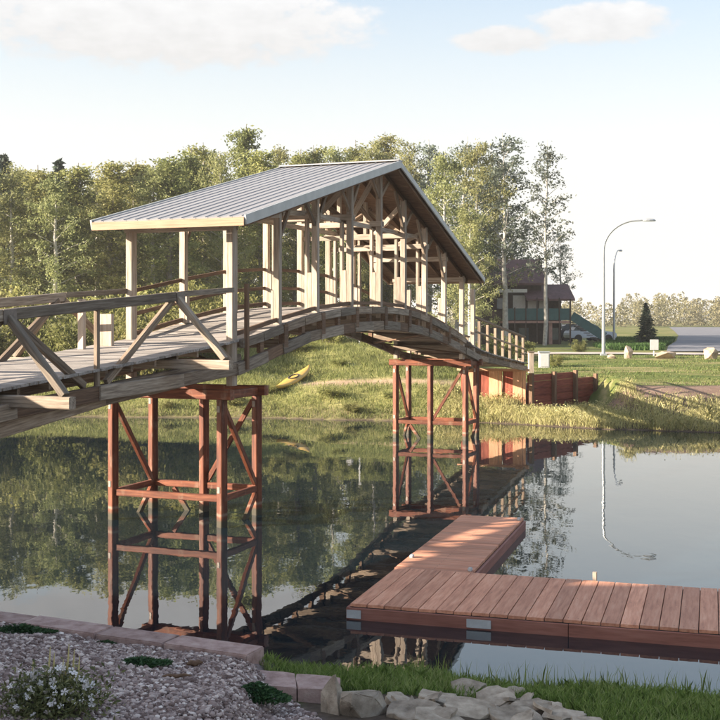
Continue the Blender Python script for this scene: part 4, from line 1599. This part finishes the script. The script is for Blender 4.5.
# upright boulder and flagstones
zb0 = Tz(-0.1, 10.55)
for sx_, sy_, sz_, sd_, xx, yy, rot_, tilt, lb in ((0.15, 0.20, 0.36, 431, -0.24, 10.62, 0.3, -0.12, 'pale upright boulder at the end of the gravel bed beside the paving slabs'), (0.26, 0.20, 0.24, 437, 0.02, 10.50, 0.7, 0.5, 'slanting grey boulder leaning between the upright pale one and the flagstones')):
    o = put('boulder', rock_mesh(sx_, sy_, sz_, sd_, 'flag', 19), Matrix.Translation((xx, yy, zb0 + 0.04)) @ Matrix.Rotation(rot_, 4, 'Z') @ Matrix.Rotation(tilt, 4, 'Y'))
    tag(o, lb, 'boulder')
FL = [((412, 712), 0.40, 0.30, 0.1, 0.10, 'broad flat flagstone lying low beside the upright boulder'), ((400, 701), 0.26, 0.18, 0.6, 0.16, 'small flagstone tucked behind the broad low one'),
      ((466, 690), 0.32, 0.24, 0.15, 0.20, 'pale squarish flagstone topmost of the heap'), ((440, 699), 0.30, 0.26, 1.0, 0.14, 'flagstone leaning under the pale squarish one'),
      ((494, 700), 0.36, 0.20, 0.55, 0.20, 'long flagstone slanting beside the grass'), ((468, 709), 0.40, 0.28, -0.2, 0.16, 'large flagstone in the middle of the heap front'),
      ((532, 708), 0.40, 0.17, 0.25, 0.12, 'narrow pinkish flagstone at the grass edge'), ((512, 717), 0.42, 0.26, 0.0, 0.14, 'wide flagstone in front of the narrow pinkish one'),
      ((562, 716), 0.36, 0.20, 0.35, 0.10, 'last pale flagstone of the heap, half in the grass'), ((440, 719), 0.40, 0.28, 0.8, 0.12, 'flagstone at the foot of the heap beside the broad low one'), ((516, 694), 0.18, 0.13, 0.2, 0.15, 'little chipped flagstone beside the long slanting one'),
      ((590, 727), 0.30, 0.22, 0.1, 0.04, 'flagstone mostly sunk in the lush grass')]
for k, ((px, py), rx, ry, ro, tl, lb) in enumerate(FL):
    d = 10.9
    for _ in range(12):
        x = (px - 360) / FPX * d
        zt_ = Tz(x, d) + 0.04
        d = 0.5 * d + 0.5 * (CH - zt_) * FPX / (py - HOR)
    rg = np.random.default_rng(500 + k)
    nn = int(rg.integers(5, 8))
    an = rg.uniform(-0.3, 0.3, nn) + np.arange(nn) * 6.283 / nn
    pts_ = [(math.cos(a) * rx * 0.62 * rg.uniform(0.85, 1.15), math.sin(a) * ry * 0.85 * rg.uniform(0.85, 1.15)) for a in an]
    o = put('flagstone', slab_stone(pts_, 0.05, 520 + k, 'flag', 0.016), Matrix.Translation((x, d, zt_ + (0.025 if k in (2, 4, 10) else 0))) @ Matrix.Rotation(ro, 4, 'Z') @ Matrix.Rotation(tl * 0.9, 4, 'X') @ Matrix.Rotation(tl * 0.7 * (1 if k % 2 else -1), 4, 'Y'))
    tag(o, lb, 'flagstone', 'flagstones heaped on the near bank')
rg = np.random.default_rng(555)
for k in range(14):
    px, py = rg.uniform(396, 560), rg.uniform(698, 719)
    d = 10.9
    for _ in range(12):
        x = (px - 360) / FPX * d
        zt_ = Tz(x, d) + 0.065
        d = 0.5 * d + 0.5 * (CH - zt_) * FPX / (py - HOR)
    nn = int(rg.integers(4, 7))
    an = rg.uniform(-0.4, 0.4, nn) + np.arange(nn) * 6.283 / nn
    r_ = rg.uniform(0.07, 0.14)
    pts_ = [(math.cos(a) * r_ * rg.uniform(0.8, 1.5), math.sin(a) * r_ * rg.uniform(0.6, 1.2)) for a in an]
    o = put('flagstone_shard', slab_stone(pts_, 0.03, 570 + k, 'flag', 0.010), Matrix.Translation((x, d, zt_)) @ Matrix.Rotation(rg.uniform(0, 6.28), 4, 'Z') @ Matrix.Rotation(rg.normal(0, 0.35), 4, 'X') @ Matrix.Rotation(rg.normal(0, 0.3), 4, 'Y'))
    tag(o, 'thin broken shard of grey stone lying loose on the flagstone heap', 'stone shard', 'shards on the flagstone heap')

# far boulders along the walk
for k, (px, py, d, sx, sy, sz, lb) in enumerate(((628, 351, 63.5, 0.30, 0.28, 0.52, 'tall tan boulder on the lawn edge near the tall street lamp'), (666, 352, 63.5, 0.66, 0.45, 0.28, 'wide low tan boulder on the lawn edge beside the white sign'), (711, 351, 63.0, 0.46, 0.4, 0.46, 'round tan boulder at the lawn edge in front of the road'), (612, 355, 63.5, 0.30, 0.25, 0.17, 'small low rock at the foot of the tall street lamp'))):
    x = (px - 360) / FPX * d
    o = put('boulder', rock_mesh(sx, sy, sz, 600 + k, 'tan_rock', 20), Matrix.Translation((x, d, Tz(x, d) + sz * 0.55)))
    tag(o, lb, 'boulder', 'boulders along the lawn edge')

# gravel bed
rng = np.random.default_rng(900)
N = 80000
x = rng.uniform(-5.2, 0.45, N)
y = rng.uniform(7.6, 13.4, N)
inbed = (x < -0.95 + np.clip(12 - y, 0, 5) * 0.33)
blk = ((Vector((0, 0)).x + (x - pA.x) * (-dirv.y) + (y - pA.y) * dirv.x) < 0.02)
side_ok = ((x - pA.x) * (-dirv.y) + (y - pA.y) * dirv.x) < -0.0
nv = Vector((-dirv.y, dirv.x))
sd = (x - pA.x) * nv.x + (y - pA.y) * nv.y
if nv.y < 0:
    sd = -sd
frontside = sd < -0.36 if nv.y < 0 else sd < 0.0
k = inbed & frontside
x, y = x[k], y[k]
n = len(x)
bm = bmesh.new()
bmesh.ops.create_icosphere(bm, subdivisions=1, radius=1)
bv = np.array([v.co[:] for v in bm.verts])
bf = np.array([[v.index for v in f.verts] for f in bm.faces])
bm.free()
nvb, nfb = len(bv), len(bf)
low_ = bmesh.new()
P = []
sc = (0.007 + 0.026 * rng.uniform(0, 1, (n, 1)) ** 2.4) * rng.uniform(0.7, 1.3, (n, 3)) * np.array([1, 1, 0.72])
jig = rng.uniform(0.78, 1.22, (n, nvb, 1))
verts = bv[None] * sc[:, None, :] * jig
a = rng.uniform(0, 6.283, n)
ca, sa_ = np.cos(a)[:, None], np.sin(a)[:, None]
vx = verts[:, :, 0] * ca - verts[:, :, 1] * sa_ + x[:, None]
vy = verts[:, :, 0] * sa_ + verts[:, :, 1] * ca + y[:, None]
vz = verts[:, :, 2] + (T(x, y) + rng.uniform(0.0, 0.02, n))[:, None]
V3 = np.stack([vx, vy, vz], 2).reshape(-1, 3)
F3 = (bf[None] + (np.arange(n) * nvb)[:, None, None]).reshape(-1, 3)
low_.free()
o = link(bpy.data.objects.new('gravel', np_mesh('gravel', V3, F3, MAT['gravel'], tint=np.repeat(rng.uniform(0, 1, n) ** 1.1, nvb))))
o['kind'] = 'stuff'
tag(o, 'mauve-grey crushed gravel bed behind the edging blocks', 'gravel')


def ground_at(px, py):
    d = 11.0
    for _ in range(40):
        x = (px - 360) / FPX * d
        d = 0.6 * d + 0.4 * (CH - Tz(x, d)) * FPX / (py - HOR)
    return (px - 360) / FPX * d, d


# low junipers creeping over the gravel
for k, (px, py, rx, ry, h, lb) in enumerate(((140, 666, 0.26, 0.16, 0.07, 'low dark green creeping plant in the middle of the gravel'), (18, 634, 0.34, 0.16, 0.10, 'low dark green creeping plant against the edging blocks by the water'), (255, 700, 0.26, 0.24, 0.15, 'dark green juniper in the gravel beside the mauve paving slabs'), (105, 645, 0.10, 0.06, 0.04, 'tiny green weed in the gravel near the edging row'))):
    x, y = ground_at(px, py)
    z = Tz(x, y)
    rg = np.random.default_rng(700 + k)
    t = thing('creeping_plant', (x, y, z), lb, 'plant', 'creeping plants in the gravel')
    m = int(3200 * rx * ry / 0.05 * 0.5)
    a = rg.uniform(0, 6.283, m)
    r = np.sqrt(rg.uniform(0, 1, m)) * (1 + 0.25 * np.sin(a * 3 + k))
    P = np.stack([np.cos(a) * r * rx, np.sin(a) * r * ry, 0.012 + rg.uniform(0, 1, m) * h * np.clip(1.15 - r, 0.15, 1)], 1)
    dd = np.stack([np.cos(a), np.sin(a), np.full(m, 0.25)], 1)
    v, f = leaf_quads(P, 0.017, rg, aspect=1.6, dirs=dd)
    o = link(bpy.data.objects.new('foliage', np_mesh('foliage', v, f, MAT['juniper'], tint=np.repeat(rg.uniform(0, 1, m), 4))))
    o.parent = t
    tb = []
    for q in range(9):
        an = q * 0.7 + 0.2
        tb.append(([(0, 0, 0.0), (math.cos(an) * rx * 0.5, math.sin(an) * ry * 0.5, h * 0.3), (math.cos(an) * rx * 0.9, math.sin(an) * ry * 0.9, 0.02)], [0.006, 0.004, 0.002]))
    o = link(bpy.data.objects.new('stem', tubes_mesh('stem', tb, 'bark', 4)))
    o.parent = t

# flowering clump with yellow seed heads
x, y = ground_at(52, 716)
z = Tz(x, y)
clump = thing('flower_clump', (x, y, z), 'clump of small white flowers with yellow seed heads in the gravel', 'flowers')
rg = np.random.default_rng(801)
m = 4200
P = rg.normal(0, 1, (m, 3)) * np.array([0.17, 0.15, 0.08]) + np.array([0, 0, 0.14])
P = P[P[:, 2] > 0.01]
v, f = leaf_quads(P, 0.016, rg, aspect=1.5)
o = link(bpy.data.objects.new('foliage', np_mesh('foliage', v, f, MAT['flower_leaf'], tint=np.repeat(rg.uniform(0, 1, len(f)), 4))))
o.parent = clump
tb = []
for q in range(40):
    a, r = rg.uniform(0, 6.283), rg.uniform(0.05, 0.36)
    tb.append(([(0.1 * math.cos(a), 0.1 * math.sin(a), 0), (math.cos(a) * r * 0.7, math.sin(a) * r * 0.7, 0.15), (math.cos(a) * r, math.sin(a) * r, 0.22)], [0.004, 0.003, 0.002]))
o = link(bpy.data.objects.new('stem', tubes_mesh('stem', tb, 'flower_leaf' if False else 'bark', 4)))
o.parent = clump


def flower_mesh():
    v, f = [(0, 0, 0.004)], []
    for k in range(5):
        a = k * 1.2566
        for da, r, zz in ((-0.45, 0.8, 0.004), (0, 1.0, 0.006), (0.45, 0.8, 0.004)):
            v.append((math.cos(a + da) * r * 0.030, math.sin(a + da) * r * 0.030, zz))
        b = 1 + k * 3
        f.append((0, b, b + 1, b + 2))
    return poly_mesh('flower', v, f, 'petal')


fm = flower_mesh()
for q in range(115):
    a, r = rg.uniform(0, 6.283), math.sqrt(rg.uniform(0.02, 1))
    px_, py_ = math.cos(a) * r * 0.36, math.sin(a) * r * 0.30
    hz0 = 0.34 * (1 - 0.62 * r * r) + rg.normal(0, 0.02)
    o = link(bpy.data.objects.new('flower', fm))
    o.parent = clump
    o.location = (px_, py_, hz0)
    o.rotation_euler = (rg.normal(0.85, 0.35), rg.normal(0, 0.3), rg.uniform(0, 6.28))
    kq = rg.uniform(0.7, 1.2)
    o.scale = (kq, kq, kq)
for q, (ox, oh) in enumerate(((-0.06, 0.48), (-0.04, 0.42), (0.05, 0.40), (0.08, 0.50), (0.11, 0.45), (0.17, 0.42), (0.06, 0.36), (-0.20, 0.36), (0.13, 0.36))):
    oy = 0.12 + 0.05 * math.sin(q * 2.1)
    st = tubes_mesh('seed_head', [([(ox * 0.6, oy, 0.0), (ox * 0.9, oy, oh * 0.55), (ox, oy, oh * 0.6), (ox + 0.01, oy, oh * 0.8), (ox + 0.015, oy, oh)], [0.002, 0.002, 0.008, 0.007, 0.002])], 'yellow_spike', 7)
    o = link(bpy.data.objects.new('seed_head', st))
    o.parent = clump
# driftwood bits on the gravel
for q, (pxd, pyd, L, a, lb) in enumerate(((177, 681, 0.26, 0.05, 'thin brown stick lying on the gravel'), (195, 668, 0.16, 0.3, 'short brown chunk of wood on the gravel behind the edging block'))):
    x, y = ground_at(pxd, pyd)
    z = Tz(x, y) + 0.045
    v = []
    o = put('stick', tubes_mesh('stick', [([(-L / 2, 0, 0), (-L / 4, 0.012, 0.006), (0, -0.008, 0), (L / 4, 0.01, 0.008), (L / 2, 0, 0)], [0.008, 0.016 + 0.012 * q, 0.018 + 0.014 * q, 0.015 + 0.01 * q, 0.006])], 'brown_wood', 7), Matrix.Translation((x, y, z)) @ Matrix.Rotation(a, 4, 'Z'))
    tag(o, lb, 'stick', 'sticks on the gravel')

# ------------------------------------------------------------------ kayak on the far slope
ka = Vector((-3.55, 48.9, 0))
kb = Vector((-2.25, 51.9, 0))
ka.z, kb.z = Tz(ka.x, ka.y) + 0.22, Tz(kb.x, kb.y) + 0.25
kd = (kb - ka).normalized()
kayak = thing('kayak', (ka + kb) / 2 - Vector((0, 0, 0.22)), 'yellow kayak lying on the grassy slope below the arch', 'kayak')
L = (kb - ka).length
v, f = [], []
ns, nr = 17, 12
for i in range(ns):
    t = -1 + 2 * i / (ns - 1)
    wv_ = 0.33 * (1 - abs(t) ** 2.4) + 0.012
    hv = 0.17 * (1 - 0.65 * abs(t) ** 3)
    for k in range(nr):
        a = 2 * math.pi * k / nr
        yy = wv_ * math.cos(a)
        zz = hv * math.sin(a) * (1.0 if math.sin(a) < 0 else 0.6) + 0.16 * t ** 4
        v.append((t * L / 2, yy, zz))
for i in range(ns - 1):
    for k in range(nr):
        j = (k + 1) % nr
        f.append((i * nr + k, i * nr + j, (i + 1) * nr + j, (i + 1) * nr + k))
f += [tuple(range(nr - 1, -1, -1)), tuple(range((ns - 1) * nr, ns * nr))]
hm = poly_mesh('hull', v, f, 'yellow')
for p in hm.polygons:
    p.use_smooth = True
fmx = frame(ka, kb)
put('hull', hm, fmx, kayak)
vc = []
for r, zc in ((1.0, 0.085), (1.0, 0.125), (0.82, 0.125), (0.82, 0.07)):
    vc += [(math.cos(2 * math.pi * k / 16) * 0.38 * r, math.sin(2 * math.pi * k / 16) * 0.21 * r, zc) for k in range(16)]
fc = [(i * 16 + k, i * 16 + (k + 1) % 16, (i + 1) * 16 + (k + 1) % 16, (i + 1) * 16 + k) for i in range(3) for k in range(16)] + [tuple(48 + k for k in range(16))]
put('cockpit_rim', poly_mesh('cockpit_rim', vc, fc, 'dark'), fmx, kayak)

# ------------------------------------------------------------------ small things on the far side


def post_sign(name, px, d, h, bw, bh, label, cat, mat='white', dy=0.0):
    x = (px - 360) / FPX * d
    z = Tz(x, d)
    t = thing(name, (x, d, z), label, cat)
    bar('post', (x, d, z - 0.2), (x, d, z + h), 0.07, 0.07, 'white' if mat == 'white' else 'galv', t, up=Vector((0, 1, 0)))
    if bw:
        box('board', (x, d - 0.06, z + h - bh / 2), (bw, 0.04, bh), mat, t, bevel=0.008)
    return t


post_sign('marker_post', 359.5, 57.5, 1.55, 0.14, 0.12, 'thin white marker post on the slope seen under the arch', 'post')
post_sign('sign_board', 654, 65.2, 0.95, 0.48, 0.60, 'small blank white sign on a post beside the wide low boulder', 'sign')
x = (349.5 - 360) / FPX * 59
box_o = tag(box('bucket', (x, 59, Tz(x, 59) + 0.17), (0.36, 0.3, 0.34), 'white', bevel=0.08), 'small white tub on the slope beside the marker post', 'tub')
# pale utility boxes and stumps where the bridge meets the lawn
for k, (px, py, d, w, h, lb, m) in enumerate(((544, 360, 57, 0.50, 0.80, 'white utility cabinet on the lawn near the far bridge landing', 'white'), (531, 364, 54, 0.26, 0.95, 'pale square timber bollard next to the white utility cabinet', 'pale_wood'), (521, 366, 53, 0.20, 0.7, 'short pale bollard close to the bridge rail end', 'pale_wood'))):
    x = (px - 360) / FPX * d
    z = Tz(x, d)
    if m == 'white':
        t = thing('utility_cabinet', (x, d, z), lb, 'cabinet')
        box('cabinet_body', (x, d, z + h / 2 - 0.05), (w, 0.4, h), m, t, bevel=0.02)
        box('cabinet_lid', (x, d, z + h - 0.02), (w + 0.06, 0.46, 0.07), 'galv', t, bevel=0.01)
        box('cabinet_door', (x, d - 0.205, z + h / 2 - 0.03), (w * 0.8, 0.02, h * 0.75), m, t)
    else:
        t = thing('bollard', (x, d, z), lb, 'bollard')
        bar('post', (x, d, z - 0.15), (x, d, z + h), w, w, m, t, up=Vector((0, 1, 0)))
        box('cap', (x, d, z + h + 0.03), (w + 0.05, w + 0.05, 0.06), 'grey_wood', t, bevel=0.01)


def car(px, d, rot, label, mat):
    x = (px - 360) / FPX * d
    z = Tz(x, d)
    t = thing('parked_car', (x, d, z), label, 'car', 'cars parked beside the house')
    t.rotation_euler = (0, 0, rot)
    prof = [(-2.1, 0.35), (2.1, 0.35), (2.15, 0.72), (1.9, 0.86), (1.05, 0.95), (-2.0, 0.98), (-2.15, 0.7)]
    cab = [(-1.75, 0.97), (0.95, 0.94), (0.35, 1.46), (-1.35, 1.48)]
    for nm, pr, w, m in (('body', prof, 0.86, mat), ('cabin_glass', cab, 0.74, 'glass')):
        v = [(p, -w, q) for p, q in pr] + [(p, w, q) for p, q in pr]
        n = len(pr)
        f = [(i, (i + 1) % n, n + (i + 1) % n, n + i) for i in range(n)] + [tuple(range(n - 1, -1, -1)), tuple(range(n, 2 * n))]
        bm = bmesh.new()
        me = poly_mesh(nm, v, f, m)
        bm.from_mesh(me)
        bmesh.ops.recalc_face_normals(bm, faces=bm.faces[:])
        bmesh.ops.bevel(bm, geom=bm.edges[:], offset=0.06, segments=2, affect='EDGES')
        bm.to_mesh(me)
        bm.free()
        o = link(bpy.data.objects.new(nm, me))
        o.parent = t
    o = link(bpy.data.objects.new('car_roof', box_mesh(1.55, 1.36, 0.06, mat, 0.02)))
    o.parent = t
    o.location = (-0.5, 0, 1.49)
    for wx in (-1.35, 1.35):
        for wy in (-0.80, 0.80):
            bm = bmesh.new()
            bmesh.ops.create_cone(bm, cap_ends=True, segments=18, radius1=0.33, radius2=0.33, depth=0.2)
            me = bpy.data.meshes.new('wheel')
            bm.to_mesh(me)
            bm.free()
            me.materials.append(MAT['rubber'])
            o = link(bpy.data.objects.new('wheel', me))
            o.parent = t
            o.location = (wx, wy, 0.33)
            o.rotation_euler = (math.pi / 2, 0, 0)
    return t


car(590, 100, 0.15, 'pale blue car parked right of the house stair', 'car_paint')
car(578, 103, 0.1, 'dark car parked against the house stair', 'dark_paint')

# hedge verge beside the road
gv = []
for px0, px1, y0, y1, nm in ((613, 682, 84, 87, 'verge'), (596, 670, 74, 75.5, 'verge')):
    pass
pts = scatter(50000, 17, 30, 76, 110, lambda x, y, r: (x < np.interp(y, [72, 84, 100, 130], [19.2, 22.5, 27.5, 36.0]) - 0.2) & (x > np.interp(y, [72, 84, 100, 130], [14.5, 17.0, 21.5, 27])), 105)
blades('verge_grass', pts, 0.12, 0.4, 0.03, 'verge', 8, 0.3, 'deep green grass verge around the lone spruce', 'grass')

# ------------------------------------------------------------------ lodge out of view, added to cast the evening shade on the near bank
lx0, lx1, ly0, ly1 = -48.0, -12.0, -6.0, 9.0
lz0 = 1.9
lz1 = 9.3
lodge = thing('shade_lodge', ((lx0 + lx1) / 2, (ly0 + ly1) / 2, lz0), 'long two-storey tan lodge out of view, added to shade the near bank', 'building')
box('wall', ((lx0 + lx1) / 2, (ly0 + ly1) / 2, (lz0 + lz1) / 2), (lx1 - lx0 - 0.8, ly1 - ly0 - 0.8, lz1 - lz0), 'brick_wall', lodge)
box('roof', ((lx0 + lx1) / 2, (ly0 + ly1) / 2, lz1 + 0.15), (lx1 - lx0, ly1 - ly0, 0.3), 'mauve_roof', lodge)
for fl in range(2):
    for q in range(11):
        fr = box('window', (lx0 + 2.5 + q * 3.0, ly1 - 0.38, lz0 + 1.9 + fl * 3.3), (1.3, 0.12, 1.5), 'white', lodge)
        box('pane', (lx0 + 2.5 + q * 3.0, ly1 - 0.31, lz0 + 1.9 + fl * 3.3), (1.1, 0.04, 1.3), 'glass', fr)

# ------------------------------------------------------------------ thin evening haze over the pond
hzm = bpy.data.materials.new('evening_haze')
hzm.use_nodes = True
hn = hzm.node_tree
hn.nodes.clear()
ho = hn.nodes.new('ShaderNodeOutputMaterial')
hv = hn.nodes.new('ShaderNodeVolumePrincipled')
hv.inputs['Color'].default_value = (0.95, 0.93, 0.90, 1)
hv.inputs['Density'].default_value = 0.00042
hv.inputs['Anisotropy'].default_value = 0.2
hn.links.new(hv.outputs[0], ho.inputs['Volume'])
MAT['haze'] = hzm
hb_ = box('haze', (0, 1640, 11.5), (3060, 3960, 29), 'haze')
hb_['kind'] = 'stuff'
tag(hb_, 'thin pale evening haze over the whole place', 'haze')
